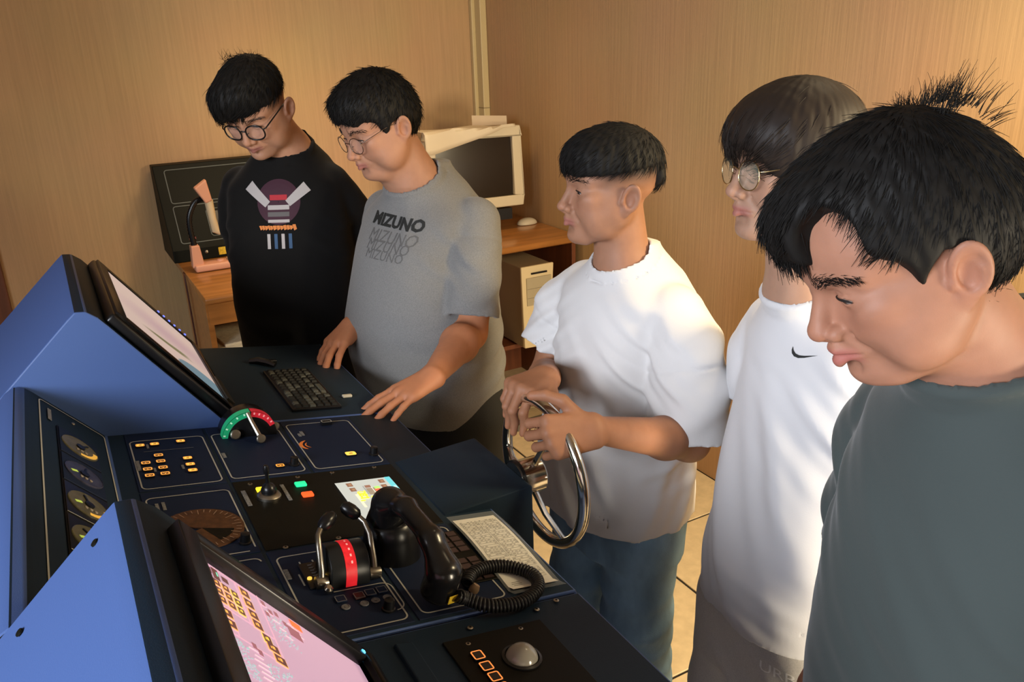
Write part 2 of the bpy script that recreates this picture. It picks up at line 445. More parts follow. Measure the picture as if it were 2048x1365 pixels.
def scr(mb, x, y, w, h, col, dz=.0):          # rectangle centred at (x,y) of a local plane
    mb.quad([(x-w/2, y-h/2, dz), (x+w/2, y-h/2, dz), (x+w/2, y+h/2, dz), (x-w/2, y+h/2, dz)], col)
def rrect_outline(mb, x0, x1, y0, y1, r, w, gaps=(), dz=0., M=None, n=5):
    """printed rounded rectangle as a flat strip; gaps: fraction ranges of the perimeter left out"""
    P = []
    for cx, cy, a0 in ((x1-r, y1-r, 0), (x0+r, y1-r, 90), (x0+r, y0+r, 180), (x1-r, y0+r, 270)):
        for i in range(n+1):
            a = math.radians(a0+90*i/n); P.append((cx+r*math.cos(a), cy+r*math.sin(a), math.cos(a), math.sin(a)))
    m = len(P); per = [0]
    for i in range(m): per.append(per[-1]+math.hypot(P[(i+1) % m][0]-P[i][0], P[(i+1) % m][1]-P[i][1]))
    for i in range(m):
        a = P[i]; b = P[(i+1) % m]; f = (per[i]+per[i+1])/2/per[-1]
        if any(g0 < f < g1 for g0, g1 in gaps): continue
        vs = [(a[0]-a[2]*w/2, a[1]-a[3]*w/2, dz), (a[0]+a[2]*w/2, a[1]+a[3]*w/2, dz), (b[0]+b[2]*w/2, b[1]+b[3]*w/2, dz), (b[0]-b[2]*w/2, b[1]-b[3]*w/2, dz)]
        if M is not None: vs = [M @ Vector(v) for v in vs]
        mb.quad(vs)
def text_mesh(name, txt, size, mat_, parent, M, align='CENTER', shear=0, sx=1., ext=.0002, bold=0.):
    cu = bpy.data.curves.new(name, 'FONT'); cu.body = txt; cu.size = size; cu.align_x = align; cu.align_y = 'CENTER'; cu.extrude = ext; cu.shear = shear
    cu.resolution_u = 2; cu.offset = bold
    tmp = bpy.data.objects.new(name, cu); COL.objects.link(tmp)
    dg = bpy.context.evaluated_depsgraph_get(); me = bpy.data.meshes.new_from_object(tmp.evaluated_get(dg))
    bpy.data.objects.remove(tmp)
    if sx != 1: me.transform(Matrix.Diagonal((sx, 1, 1, 1)))
    me.materials.clear(); me.materials.append(mat_)
    o = bpy.data.objects.new(name, me); COL.objects.link(o)
    if parent is not None: set_parent(o, parent)
    o.matrix_basis = M
    return o

# ---- panel plates of the steering console
def plate(x0, x1, y0, y1, parent, m=None, name='panel_plate', h=.0015):
    o = MB().box((0, 0, 0), (x1-x0, y1-y0, .004)).build(name, m or m_plate, parent, bevel=.0008, seg=1)
    o.matrix_basis = CP((x0+x1)/2, (y0+y1)/2, h-.002); return o
def outline(x0, x1, y0, y1, parent, gaps=(), r=.010, w=.0024, name='printed_outline', m=None, dz=.0021):
    mb = MB(); cx, cy = (x0+x1)/2, (y0+y1)/2
    rrect_outline(mb, x0-cx, x1-cx, y0-cy, y1-cy, r, w, gaps)
    o = mb.build(name, m or m_line, parent); o.matrix_basis = CP(cx, cy, dz); return o
PX = [(.027, .168), (.170, .312), (.314, .462)]
PY = [(1.336, 1.586), (1.096, 1.333), (.860, 1.092)]
for ix, (a, b) in enumerate(PX):
    for iy, (c, d) in enumerate(PY):
        if iy == 1 and ix == 1: plate(.170, .462, c, d, mid_c, m_black, 'black_panel')
        elif iy == 1 and ix == 2: continue
        else: plate(a+.001, b-.001, c+.001, d-.001, mid_c)
outline(.034, .161, 1.343, 1.546, mid_c)
outline(.175, .304, 1.345, 1.546, mid_c)
outline(.321, .452, 1.346, 1.562, mid_c)
outline(.034, .162, 1.101, 1.308, mid_c, gaps=((.62, .80),))
outline(.179, .306, .869, 1.070, mid_c)
outline(.325, .455, .871, 1.082, mid_c)
outline(.090, .160, .900, 1.078, mid_c, gaps=((.30, .96),))

# legend push buttons: bright frame + darker legend window + mark
_bf = MB(); rrect_outline(_bf, -.0066, .0066, -.0050, .0050, .0018, .0024, n=3)
def lit_button(x, y, parent, dark=True, m=None, s=1., name='push_button'):
    o = MB().box((0, 0, .0015), (.0152*s, .0118*s, .003)).build(name, m_blackpl, parent, bevel=.0008, seg=1); M = CP(x, y, .0018); o.matrix_basis = M
    PM[o.name] = M.copy()
    mb = MB(); rrect_outline(mb, -.0062*s, .0062*s, -.0046*s, .0046*s, .0018*s, .0026*s, n=3)
    f = mb.build('lit_frame', m or m_amber, o); f.matrix_basis = M @ Matrix.Translation((0, 0, .0032))
    w = MB(); w.box((0, 0, 0), (.0098*s, .0066*s, .0002)); w = w.build('legend', m_amberd if dark else m_yellowa, o); w.matrix_basis = M @ Matrix.Translation((0, 0, .0031))
    k = MB()
    if dark: k.box((0, -.0010*s, 0), (.0018*s, .0040*s, .0002)); k.box((.0026*s, .0004*s, 0), (.0010*s, .0024*s, .0002)); k.box((-.0026*s, .0004*s, 0), (.0010*s, .0024*s, .0002))
    else: k.box((0, 0, 0), (.006*s, .0008*s, .0002)); k.box((.001*s, .002*s, 0), (.004*s, .0007*s, .0002)); k.box((0, -.0020*s, 0), (.005*s, .0007*s, .0002))
    k = k.build('mark', (m or m_amber) if dark else m_amberd, o); k.matrix_basis = M @ Matrix.Translation((0, 0, .0034))
    return o
for u, v, dk in ((0.0502, 1.5204, 0), (0.0744, 1.5212, 0), (0.1192, 1.5242, 0), (0.0746, 1.4694, 1), (0.0749, 1.4429, 1), (0.0751, 1.4162, 1), (0.0753, 1.3912, 1), (0.0508, 1.4420, 1), (0.0509, 1.4156, 1),
                 (0.0510, 1.3900, 1), (0.1192, 1.4453, 0), (0.1194, 1.4179, 0), (0.1194, 1.3924, 0)):
    x, y = (u, v); lit_button(x, y, mid_c, bool(dk))
x, y = (0.2637, 1.3729); lit_button(x, y, mid_c, True)
x, y = (0.4009, 1.3912); lit_button(x, y, mid_c, False, m_yellowa, 1.35)
def lamp(x, y, m, name):
    o = MB().box((0, 0, .002), (.0195, .0155, .005)).build(name, m, mid_c, True, bevel=.0022, seg=2); o.matrix_basis = CP(x, y, .002)
for (u, v), m, nm in (((0.2122, 1.2881), m_yellow, 'indicator_lamp'), ((0.2778, 1.2908), m_greenl, 'indicator_lamp'), ((0.2783, 1.2502), m_redl, 'indicator_lamp')):
    x, y = (u, v); lamp(x, y, m, nm)
# engraved legends (tiny illegible print runs along the panels)
def legend(u, v, n, name='legend_strip', s=.0048, m=None):
    x, y = (u, v); rr = random.Random(int(u*7000+v*1000)); mb = MB(); p = -n*s*.36
    for i in range(n):
        w = s*rr.uniform(.35, .75); mb.box((rr.uniform(-.1, .1)*s, p, 0), (s*rr.uniform(.7, 1), w, .0002)); p += s*.72
    o = mb.build(name, m or m_line, mid_c); o.matrix_basis = CP(x, y, .0024)
def strip(u, v, L, w, m, name='legend_plate'):
    x, y = (u, v); o = MB().box((0, 0, 0), (w, L, .001)).build(name, m, mid_c); o.matrix_basis = CP(x, y, .0026)
m_leg = mat('legend_grey', (.20, .20, .19), .6, var=(300, .5))
for u, v, L, w in ((0.0388, 1.4367, .040, .006), (0.0620, 1.4135, .014, .004), (0.0623, 1.5173, .018, .004), (0.1069, 1.4138, .016, .004), (0.1812, 1.4446, .020, .006),
                   (0.3422, 1.5119, .020, .006), (0.3355, 1.5056, .014, .005), (0.1822, 1.2665, .055, .007), (0.2475, 1.2699, .060, .006), (0.0483, 1.2726, .026, .005), (0.0580, 1.2749, .026, .005), (0.1847, 1.0217, .026, .006)):
    strip(u, v, L, w, m_leg)
mb = MB(); x, y = (0.0954, 1.4947); mb.box((0, 0, 0), (.085, .0010, .0002)); o = mb.build('divider_line', m_dim, mid_c); o.matrix_basis = CP(x, y, .0023)
# small black turn knobs and screws
def knob(u, v, r=.0085, h=.016, name='dimmer_knob', parent=None):
    x, y = (u, v); o = MB().lathe([(r*1.1, 0), (r*1.1, .003), (r*.9, .004), (r*.82, h), (r*.6, h+.001), (0, h+.001)], None, 16).build(name, m_blackpl, parent or mid_c, True); o.matrix_basis = CP(x, y, .001)
for u, v in ((0.2893, 1.3748), (0.4435, 1.3824), (0.1498, 1.1275), (0.2864, 0.8967)): knob(u, v)
def screw(u, v, parent, m=None, r=.0042, dz=.0018):
    x, y = (u, v); M = CP(x, y, dz)
    o = MB().lathe([(r, 0), (r, .0008), (r*.7, .0014), (0, .0014)], None, 12).build('screw', m or m_steel, parent, True); o.matrix_basis = M; PM[o.name] = M.copy()
    q = MB().lathe([(r*.42, 0), (r*.42, .0003), (0, .0003)], None, 6).build('socket', m_black, o); q.matrix_basis = M @ Matrix.Translation((0, 0, .0014))
for u, v in ((0.1991, 1.3176), (0.2814, 1.3228), (0.3439, 1.3245), (0.4240, 1.3267), (0.2011, 1.0953), (0.4269, 1.1059), (0.2828, 1.0982)): screw(u, v, mid_c)
for u, v in ((0.3712, 0.8215), (0.4774, 0.8273), (0.3532, 0.7911), (0.4336, 0.7959), (0.5155, 0.8367)): screw(u, v, near_c)
# crescent rudder-trim scale on the upper right panel
x, y = (0.3358, 1.4545); mb = MB()
for r0, r1, a0, a1 in ((.020, .027, 95, 215), (.013, .016, 110, 225)):
    P = []
    for i in range(17):
        a = math.radians(a0+(a1-a0)*i/16); t = math.sin(math.pi*i/16)**.6
        P.append(((r0+r1)/2+(r1-r0)/2*t, (r0+r1)/2-(r1-r0)/2*t, a))
    for i in range(16):
        p, q = P[i], P[i+1]
        mb.quad([(p[1]*math.cos(p[2]), p[1]*math.sin(p[2]), 0), (p[0]*math.cos(p[2]), p[0]*math.sin(p[2]), 0), (q[0]*math.cos(q[2]), q[0]*math.sin(q[2]), 0), (q[1]*math.cos(q[2]), q[1]*math.sin(q[2]), 0)])
o = mb.build('crescent_scale', mat('amber_scale', (.40, .10, .02), .5, emit=(.8, .2, .03), estr=.35), mid_c); o.matrix_basis = CP(x+.012, y, .0025, .3)
# little socket on the panel edge
x, y = (0.4022, 1.5493); o = MB().box((0, 0, .004), (.022, .012, .008)).build('buzzer_slot', m_blackpl, mid_c, bevel=.001); o.matrix_basis = CP(x, y, .001)
mb = MB(); rrect_outline(mb, -.010, .010, -.0055, .0055, .003, .0018); o = mb.build('slot_frame', m_line, mid_c); o.matrix_basis = CP(x, y, .0095)
# fan-shaped rudder order indicator
x, y = (0.0992, 1.1847); M = CP(x, y, .0025)
m_brown = mat('brown_dial', (.085, .035, .014), .4, var=(90, .4))
mb = MB(); A0, A1 = math.radians(-150), math.radians(150)
fan = [(0, 0)]+[(.062*math.cos(A0+(A1-A0)*i/28), .062*math.sin(A0+(A1-A0)*i/28)) for i in range(29)]
mb.add([(a, b, 0) for a, b in fan]+[(a, b, .002) for a, b in fan], [tuple(range(len(fan), 2*len(fan)))]+[(i, (i+1) % len(fan), len(fan)+(i+1) % len(fan), len(fan)+i) for i in range(len(fan))])
di = mb.build('rudder_dial', m_brown, mid_c); di.matrix_basis = M; PM[di.name] = M.copy()
mb = MB()
for i in range(31):
    a = A0+(A1-A0)*(i+.5)/31; r0 = .050 if i % 3 else .044
    mb.quad([(r0*math.cos(a-.012), r0*math.sin(a-.012), 0), (.058*math.cos(a-.012), .058*math.sin(a-.012), 0), (.058*math.cos(a+.012), .058*math.sin(a+.012), 0), (r0*math.cos(a+.012), r0*math.sin(a+.012), 0)])
o = mb.build('scale_marks', mat('dial_marks', (.35, .22, .14), .6), di); o.matrix_basis = M @ Matrix.Translation((0, 0, .0024))
mb = MB(); sec = [(0, 0)]+[(.047*math.cos(A0+(A1-A0)*(.28+.16*i/8)), .047*math.sin(A0+(A1-A0)*(.28+.16*i/8))) for i in range(9)]
mb.quad([(a, b, 0) for a, b in sec]); o = mb.build('black_sector', m_black, di); o.matrix_basis = M @ Matrix.Translation((0, 0, .0023))
screw(0.1085, 1.1334, mid_c, m_line, .003)
# small joystick on the black panel
x, y = (0.2177, 1.2634); M = CP(x, y, .0015)
js = MB().lathe([(.020, 0), (.020, .004), (.0165, .008), (.0135, .009)], None, 24).build('tiller_base', m_steel, mid_c, True); js.matrix_basis = M; PM[js.name] = M.copy()
o = MB().lathe([(.0145, 0), (.0150, .012), (.011, .020), (.0042, .026), (.0036, .045), (.0055, .049), (.0062, .060), (.004, .066), (0, .067)], None, 18).build('tiller_lever', m_blackpl, js, True)
o.matrix_basis = M @ Matrix.Translation((0, 0, .006)) @ Matrix.Rotation(-.15, 4, 'Y') @ Matrix.Diagonal((.85, .85, .80, 1))
# touch screen on the black panel
sx0, sx1, sy0, sy1 = .333, .436, 1.142, 1.279
M = CP((sx0+sx1)/2, (sy0+sy1)/2, .0032); hw, hh = (sx1-sx0)/2, (sy1-sy0)/2
mb = MB(); scr(mb, 0, 0, 2*hw, 2*hh, (.40, .43, .41))
def dd(a, b, w, h, c, z=.0004): scr(mb, (a*2-1)*hw, (1-b*2)*hh, w*2*hw, h*2*hh, c, z)       # a across (to the operator), b towards the camera
dd(.945, .5, .10, 1.0, (.12, .50, .58)); dd(.955, .55, .05, .55, (.45, .80, .82), .0006)
for a, b in ((.22, .10), (.22, .24), (.80, .10), (.78, .25), (.78, .60), (.78, .74), (.40, .90), (.58, .90), (.24, .90)):
    dd(a, b, .10, .10, (.20, .10, .06)); dd(a+.01, b, .05, .05, (.30, .17, .10), .0006)
dd(.22, .55, .05, .36, (.66, .62, .48)); dd(.52, .34, .16, .18, (.26, .21, .15)); dd(.50, .20, .10, .07, (.24, .12, .08))
for a, b, w, h, c in ((.27, .42, .03, .14, (.85, .75, .05)), (.30, .50, .13, .03, (.85, .75, .05)), (.36, .44, .03, .16, (.85, .75, .05)), (.30, .38, .10, .03, (.85, .75, .05)), (.25, .56, .08, .03, (.85, .75, .05)),
                      (.45, .49, .05, .04, (.85, .78, .1)), (.63, .34, .10, .09, (.85, .13, .07)), (.64, .26, .09, .06, (.35, .80, .15)),
                      (.46, .58, .02, .18, (.30, .16, .12)), (.62, .55, .012, .22, (.85, .82, .6)), (.70, .52, .012, .22, (.85, .82, .6)), (.42, .30, .012, .24, (.2, .2, .17)), (.55, .36, .01, .26, (.8, .8, .72))): dd(a, b, w, h, c, .0008)
o = mb.build('touch_screen', m_print, mid_c, color=True); o.matrix_basis = M
text_mesh('heading_readout', '182', .022, m_yellow, mid_c, M @ Matrix.Translation((-.018, .010, .0014)) @ Matrix.Rotation(math.pi/2, 4, 'Z'))
# telegraph sub-panel: slider track with two lit pips, mode keys
x, y = (0.2180, 1.0074); M = CP(x, y, .002)
tk = MB().box((0, 0, .0015), (.030, .066, .003)).build('indicator_strip', m_blackpl, mid_c, bevel=.001, seg=1); tk.matrix_basis = M; PM[tk.name] = M.copy()
mb = MB()
for i in range(8): mb.box((0, -.026+i*.0072, 0), (.0055, .0028, .0003)); mb.box((.004, -.024+i*.0072, 0), (.002, .0012, .0003))
o = mb.build('scale_marks', m_dim, tk); o.matrix_basis = M @ Matrix.Translation((0, 0, .0033))
for s in (-1, 1):
    o = MB().lathe([(.0035, 0), (.0033, .002), (0, .003)], None, 10).build('lit_pip', m_yellowa, tk, True); o.matrix_basis = M @ Matrix.Translation((s*.0095, -.010, .003))
    o = MB().box((s*.0095, .037, 0), (.0022, .010, .0004)).build('tick', m_line, tk); o.matrix_basis = M
o = MB().box((-.019, -.005, 0), (.0022, .030, .0004)).build('tick', m_line, tk); o.matrix_basis = M
mb = MB(); rrect_outline(mb, -.062, .033, -.034, .034, .014, .0020, gaps=((.30, .72),))
x, y = (0.2802, 0.9353); o = mb.build('printed_outline', m_line, mid_c); o.matrix_basis = CP(x-.002, y-.010, .0024)
for u, v, red in ((0.2341, 0.9391, 0), (0.2599, 0.9387, 1), (0.2763, 0.9405, 0), (0.2936, 0.9422, 0)):
    x, y = (u, v); k = MB().box((0, 0, .001), (.0150, .0150, .002)).build('mode_key', mat('dim_red_key', (.06, .012, .014), .5) if red else m_plate, mid_c, bevel=.0006, seg=1); k.matrix_basis = CP(x, y, .002); PM[k.name] = CP(x, y, .002)
    mb = MB(); rrect_outline(mb, -.0066, .0066, -.0066, .0066, .001, .0012, n=2); o = mb.build('key_frame', m_dim, k); o.matrix_basis = CP(x, y, .0043)
    o = MB().lathe([(.0062, 0), (.0062, .001), (.0050, .0014), (.0050, .0008), (.0018, .0008), (.0018, .0014), (0, .0014)], None, 16).build('mode_dial', m_dim, mid_c); o.matrix_basis = CP(x+.001, y-.019, .002)
# alarm keypad under the handset
x, y = (0.4418, 0.9890); M = CP(x, y, .002); kp = MB().box((0, 0, .0008), (.044, .150, .0016)).build('alarm_keypad', m_black, mid_c, bevel=.0006, seg=1); kp.matrix_basis = M; PM[kp.name] = M.copy()
m_key = mat('brown_key', (.055, .032, .030), .5)
for i in range(9):
    if i == 4: continue
    for j in range(2):
        o = MB().box((-.010+j*.0195, -.064+i*.0160, .0022), (.0155, .0125, .0014)).build('key', m_key, kp); o.matrix_basis = M
        mb = MB(); 

# ---- gauges on the slanted instrument upstand
IA = math.atan2(1.194-zp(0), .100)            # rise of the upstand face
def IPm(t, y, dz=0.):
    """t: distance up the face from its foot"""
    return Matrix.Translation((-t*math.cos(IA), y, zp(0)+t*math.sin(IA))) @ Matrix.Rotation(IA, 4, 'Y') @ Matrix.Translation((0, 0, dz))
mb = MB(); rrect_outline(mb, -.150+.012, -.006, -.66+.02, -.012, .008, .0026); 
o = mb.build('printed_outline', m_line, mid_c); o.matrix_basis = IPm(0, 1.586, .0012)
M = IPm(.069, 1.160, .0006); gp = MB().box((0, 0, .0005), (.078, .655, .003)).build('gauge_plate', m_black, mid_c, bevel=.0008, seg=1); gp.matrix_basis = M; PM[gp.name] = M.copy()
o = MB().box((0, 0, 0), (.007, .050, .0006)).build('legend_plate', m_leg, mid_c); o.matrix_basis = IPm(.120, 1.520, .002)
o = MB().lathe([(.004, 0), (.003, .002), (0, .0025)], None, 12).build('screw', m_steel, mid_c); o.matrix_basis = IPm(.072, 1.545, .001)
m_gface = mat('gauge_face', (.060, .052, .040), .35, var=(70, .5), emit=(.30, .22, .06), estr=.10)
m_gfaceb = mat('gauge_face_blue', (.040, .042, .075), .35, var=(70, .4))
m_garc = mat('gauge_lit_arc', (.6, .33, .05), .4, emit=(.9, .48, .06), estr=.55)
m_gpip = mat('gauge_green', (.4, .5, .1), .4, emit=(.45, .60, .08), estr=.55)
for i in range(6):
    y = 1.432-.107*i; M = IPm(.069, y, .0022)
    bz = MB().box((0, 0, .001), (.074, .100, .002)).build('gauge', m_plate if i < 2 else m_blackpl, mid_c, bevel=.0006, seg=1); bz.matrix_basis = M; PM[bz.name] = M.copy()
    o = MB().lathe([(.034, .0), (.034, .002), (.0325, .0028), (.0325, .0022), (0, .0022)], None, 36).build('dial_face', m_gfaceb if i == 1 else m_gface, bz, False); o.matrix_basis = M @ Matrix.Translation((0, 0, .0015))
    if i != 1:
        mb = MB()
        for k in range(10):
            a0 = -1.1+k*.17; a1 = a0+.165
            mb.quad([(r*math.cos(a), r*math.sin(a), 0) for r, a in ((.024, a0), (.032, a0), (.032, a1), (.024, a1))])
        o = mb.build('lit_arc', m_garc, bz); o.matrix_basis = M @ Matrix.Translation((0, 0, .0041)) @ Matrix.Rotation(-.5, 4, 'Z')
    if i: 
        o = MB().box((-.018, .004, 0), (.012, .005, .0004)).build('green_mark', m_gpip, bz); o.matrix_basis = M @ Matrix.Translation((0, 0, .0041)) @ Matrix.Rotation(.5, 4, 'Z')
    mb = MB(); mb.lathe([(.008, 0), (.008, .002), (0, .0024)], None, 16); mb.box((.012, 0, .001), (.024, .003, .0014)); o = mb.build('needle', m_blackpl, bz); o.matrix_basis = M @ Matrix.Translation((0, 0, .0038)) @ Matrix.Rotation(.9+i*.5, 4, 'Z')
    mb = MB()
    for k in range(3): mb.lathe([(.0028, 0), (.0028, .001), (0, .0012)], Matrix.Translation((-.006+k*.008, -.014, 0)), 8)
    o = mb.build('dial_pips', mat('pip_grey', (.35, .30, .24), .5), bz); o.matrix_basis = M @ Matrix.Translation((0, 0, .0040))

# ---- the two big screens
FA = math.atan2(1.303-zp(.22), .22-.030)
def FPm(t, y, dz=0.):
    """t: distance up the screen face from its foot; local x points down the face to the operator"""
    return Matrix.Translation((.22-t*math.cos(FA), y, zp(.22)+t*math.sin(FA))) @ Matrix.Rotation(FA, 4, 'Y') @ Matrix.Translation((0, 0, dz))
FL = math.hypot(.19, 1.303-zp(.22))
def bezel(y0, y1, t0, t1, b, parent, h=.014):
    M = FPm((t0+t1)/2, (y0+y1)/2); W, Hh = t1-t0, y1-y0; mb = MB()
    mb.box((-W/2+b/2, 0, h/2), (b, Hh, h)); mb.box((W/2-b/2, 0, h/2), (b, Hh, h))
    mb.box((0, -Hh/2+b/2, h/2), (W-2*b, b, h)); mb.box((0, Hh/2-b/2, h/2), (W-2*b, b, h))
    o = mb.build('screen_bezel', m_blackpl, parent, True, bevel=.002, seg=2); o.matrix_basis = M
    return M, W-2*b, Hh-2*b
# far: pale chart with an olive shoal and a blue-grey water patch
o = MB().box((0, 0, .011), (.318, .488, .022)).build('monitor_body', m_blackpl, far_c, True, bevel=.006, seg=3); o.matrix_basis = FPm(.152, 1.848)
M, W, Hh = bezel(1.612, 2.084, -.002, .306, .024, far_c, .028)
def chart_mat():
    m = bpy.data.materials.new('chart_image'); m.use_nodes = True; nt = m.node_tree; N = nt.nodes; L = nt.links; b = N['Principled BSDF']
    tc = N.new('ShaderNodeTexCoord'); b.inputs['Roughness'].default_value = .35
    def blobf(cx, cy, rx, ry, rot):
        mp = N.new('ShaderNodeMapping'); mp.vector_type = 'TEXTURE'; mp.inputs['Location'].default_value = (cx, cy, 0); mp.inputs['Scale'].default_value = (rx, ry, 1); mp.inputs['Rotation'].default_value = (0, 0, rot)
        g = N.new('ShaderNodeTexGradient'); g.gradient_type = 'SPHERICAL'; L.new(tc.outputs['Object'], mp.inputs['Vector']); L.new(mp.outputs['Vector'], g.inputs['Vector']); return g.outputs['Fac']
    cur = None; base = (.62, .46, .39, 1)
    for (cx, cy, rx, ry, rot, lo, hi, col) in ((.03, .02, .20, .10, .3, .0, .8, (.52, .35, .35)), (.0, -.09, .085, .016, .35, .0, .5, (.17, .16, .08)), (.03, -.07, .05, .012, .5, .0, .6, (.20, .19, .10)), (.095, -.175, .095, .075, .5, .02, .08, (.16, .24, .28))):
        f = blobf(cx, cy, rx, ry, rot); mr = N.new('ShaderNodeMapRange'); mr.inputs['From Min'].default_value = lo; mr.inputs['From Max'].default_value = hi; L.new(f, mr.inputs['Value'])
        mx = N.new('ShaderNodeMix'); mx.data_type = 'RGBA'; L.new(mr.outputs['Result'], mx.inputs['Factor'])
        if cur is None: mx.inputs['A'].default_value = base
        else: L.new(cur, mx.inputs['A'])
        mx.inputs['B'].default_value = (*col, 1); cur = mx.outputs['Result']
    L.new(cur, b.inputs['Emission Color']); b.inputs['Emission Strength'].default_value = .95; b.inputs['Base Color'].default_value = (.02, .02, .02, 1)
    return m
o = MB().box((0, 0, .001), (W, Hh, .002)).build('chart_screen', chart_mat(), far_c); o.matrix_basis = M @ Matrix.Translation((0, 0, .0225))
for i in range(6):
    o = MB().lathe([(.0032, 0), (.003, .002), (0, .003)], None, 10).build('blue_led', m_blue_led, far_c); o.matrix_basis = M @ Matrix.Translation((W/2-.105+i*.017, Hh/2+.014, .028))
o = MB().box((.0, 0, .006), (.020, .14, .006)).build('button_strip', mat('button_strip_olive', (.030, .028, .020), .5), far_c, bevel=.001); o.matrix_basis = FPm(.010, 1.72, .024)
# near: pink radar picture with amber soft keys
M, W, Hh = bezel(.345, .800, .004, .318, .024, near_c, .016)
m_radar = mat('radar_image', (1, 1, 1), .4, emit='attr', estr=.95, attr=True)
mb = MB(); scr(mb, 0, 0, W, Hh, (.47, .30, .40), 0)
def at_(a, b): return (-W/2+a, Hh/2-b)          # a: down from the top edge, b: from the far edge towards the camera
PK = (.68, .38, .43); BR = (.115, .045, .040); AM = (.85, .42, .09); YL = (.85, .62, .07); TL = (.30, .48, .46)
def rd(a, b, w, h, c, z=.0004): x, y = at_(a, b); scr(mb, x, y, w, h, c, z)
def key(a, b, w=.014, h=.019, fr=AM, z=.0006):
    rd(a, b, w, h, fr, z); rd(a, b, w-.0022, h-.0022, BR, z+.0003); rd(a, b, w*.22, h*.34, fr, z+.0006); rd(a-w*.22, b+.001, w*.10, h*.25, fr, z+.0006)
rr = random.Random(4)
rd(.0465, .004, .090, .0012, PK); rd(.0465, .080, .093, .0012, PK); rd(.094, .062, .0012, .124, PK); rd(.032, .062, .0012, .12, PK); rd(.0465, .124, .093, .0012, PK); rd(.060, .042, .0012, .075, PK)
key(.010, .014, .016, .022); key(.014, .038, .012, .010); key(.010, .056, .016, .020, YL); key(.015, .073, .014, .016)
for a, b, h in ((.020, .015, .012), (.030, .017, .022), (.043, .017, .010)): rd(a, b, .009, h, BR, .0006)
rd(.032, .016, .002, .008, (.2, .75, .5), .0009)
for i in range(3):
    for j in range(3): key(.026+.0125*i, .036+.0155*j, .0108, .0135, YL if i == 2 else AM)
for j, b in enumerate((.016, .036, .056, .074)): key(.071, b, .014, .0165)
key(.078, .092, .013, .016, YL)
for a, b in ((.024, .090), (.024, .108), (.082, .104), (.086, .120)): key(a, b, .017, .015)
def specks(a0, a1, b0, b1, n, c=TL, s=.0022):
    for _ in range(n): rd(rr.uniform(a0, a1), rr.uniform(b0, b1), s*rr.uniform(.5, 1.1), s*rr.uniform(.5, 1.1), c, .0005)
def bars(a, b, n, L, da=.0, db=.006, c=(.85, .62, .60)):
    for i in range(n): rd(a+da*i, b+db*i, .0013, L*rr.uniform(.5, 1.1), c, .0005) if False else rd(a+da*i, b+db*i, L*rr.uniform(.5, 1.1), .0013, c, .0005)
specks(.012, .040, .132, .185, 120); specks(.060, .095, .135, .190, 130); specks(.098, .135, .020, .075, 90); bars(.050, .132, 8, .018, .001, .008); bars(.100, .014, 5, .012, .006, .010)
for a, b in ((.008, .128), (.050, .124), (.056, .130), (.100, .010), (.108, .020), (.118, .016), (.100, .030), (.128, .026)): rd(a, b, .006, .009, (.28, .11, .13), .0006)
rd(.066, .206, .10, .010, (.28, .12, .10), .0005)
for i in range(5): key(.018+.022*i, .206, .010, .008)
rd(.030, .245, .050, .052, (.20, .15, .15), .0005); specks(.008, .054, .222, .270, 110, (.42, .34, .30), .0018)
rd(.085, .285, .12, .016, (.34, .17, .13), .0005); rd(.050, .350, .10, .070, (.42, .22, .19), .0005)
for i in range(5):
    for j in range(3): key(.014+.019*i, .318+.026*j, .015, .022)
for i in range(4): key(.090+.014*i, .226+.006*i, .012, .014, (.85, .40, .12))
rd(.020, .385, .030, .002, (.30, .65, .25), .0006); bars(.060, .240, 9, .022, .002, .009); bars(.150, .300, 8, .030, .002, .010); specks(.120, .20, .22, .28, 60, PK)
rd(.140, .034, .020, .020, (.28, .11, .13), .0006); rd(.150, .012, .018, .014, (.85, .16, .05), .0008); bars(.140, .018, 4, .010, .004, .005)
# range ring of the radar, lower part of the picture
xc, yc = at_(.245, .215)
for k in range(40):
    a0 = 2*math.pi*k/40; a1 = 2*math.pi*(k+1)/40
    mb.quad([(xc, yc, .0005), (xc+.085*math.cos(a0), yc+.085*math.sin(a0), .0005), (xc+.085*math.cos(a1), yc+.085*math.sin(a1), .0005)], (.22, .07, .07))
    mb.quad([(xc+.076*math.cos(a0), yc+.076*math.sin(a0), .0007), (xc+.084*math.cos(a0), yc+.084*math.sin(a0), .0007), (xc+.084*math.cos(a0+.03), yc+.084*math.sin(a0+.03), .0007), (xc+.076*math.cos(a0+.03), yc+.076*math.sin(a0+.03), .0007)], PK)
o = mb.build('radar_screen', m_radar, near_c, color=True); o.matrix_basis = M @ Matrix.Translation((0, 0, .003))
mbb = MB().box((0, 0, 0), (W+.01, Hh+.01, .002)).build('screen_back', m_black, near_c); mbb.matrix_basis = M @ Matrix.Translation((0, 0, .0012))
o = MB().lathe([(.0034, 0), (.003, .002), (0, .003)], None, 10).build('power_led', m_cyan_led, near_c); o.matrix_basis = M @ Matrix.Translation((W/2-.002, Hh/2+.010, .015))
o = MB().box((-W*.06, Hh/2+.0185, .013), (W*.86, .004, .006)).build('bezel_lip', mat('grey_lip', (.030, .026, .024), .35), near_c, bevel=.001); o.matrix_basis = M
# raised frame line down the near housing and back-panel screws
for a, b in ((-.030, .822-.012), (-.110, .822-.012)):
    o = MB().lathe([(.0045, 0), (.004, .0015), (0, .002)], None, 12).build('screw', m_black, near_c); o.matrix_basis = Matrix.Translation((a, b, 1.308+.91*(a+.020))) @ Matrix.Rotation(-.74, 4, 'Y')
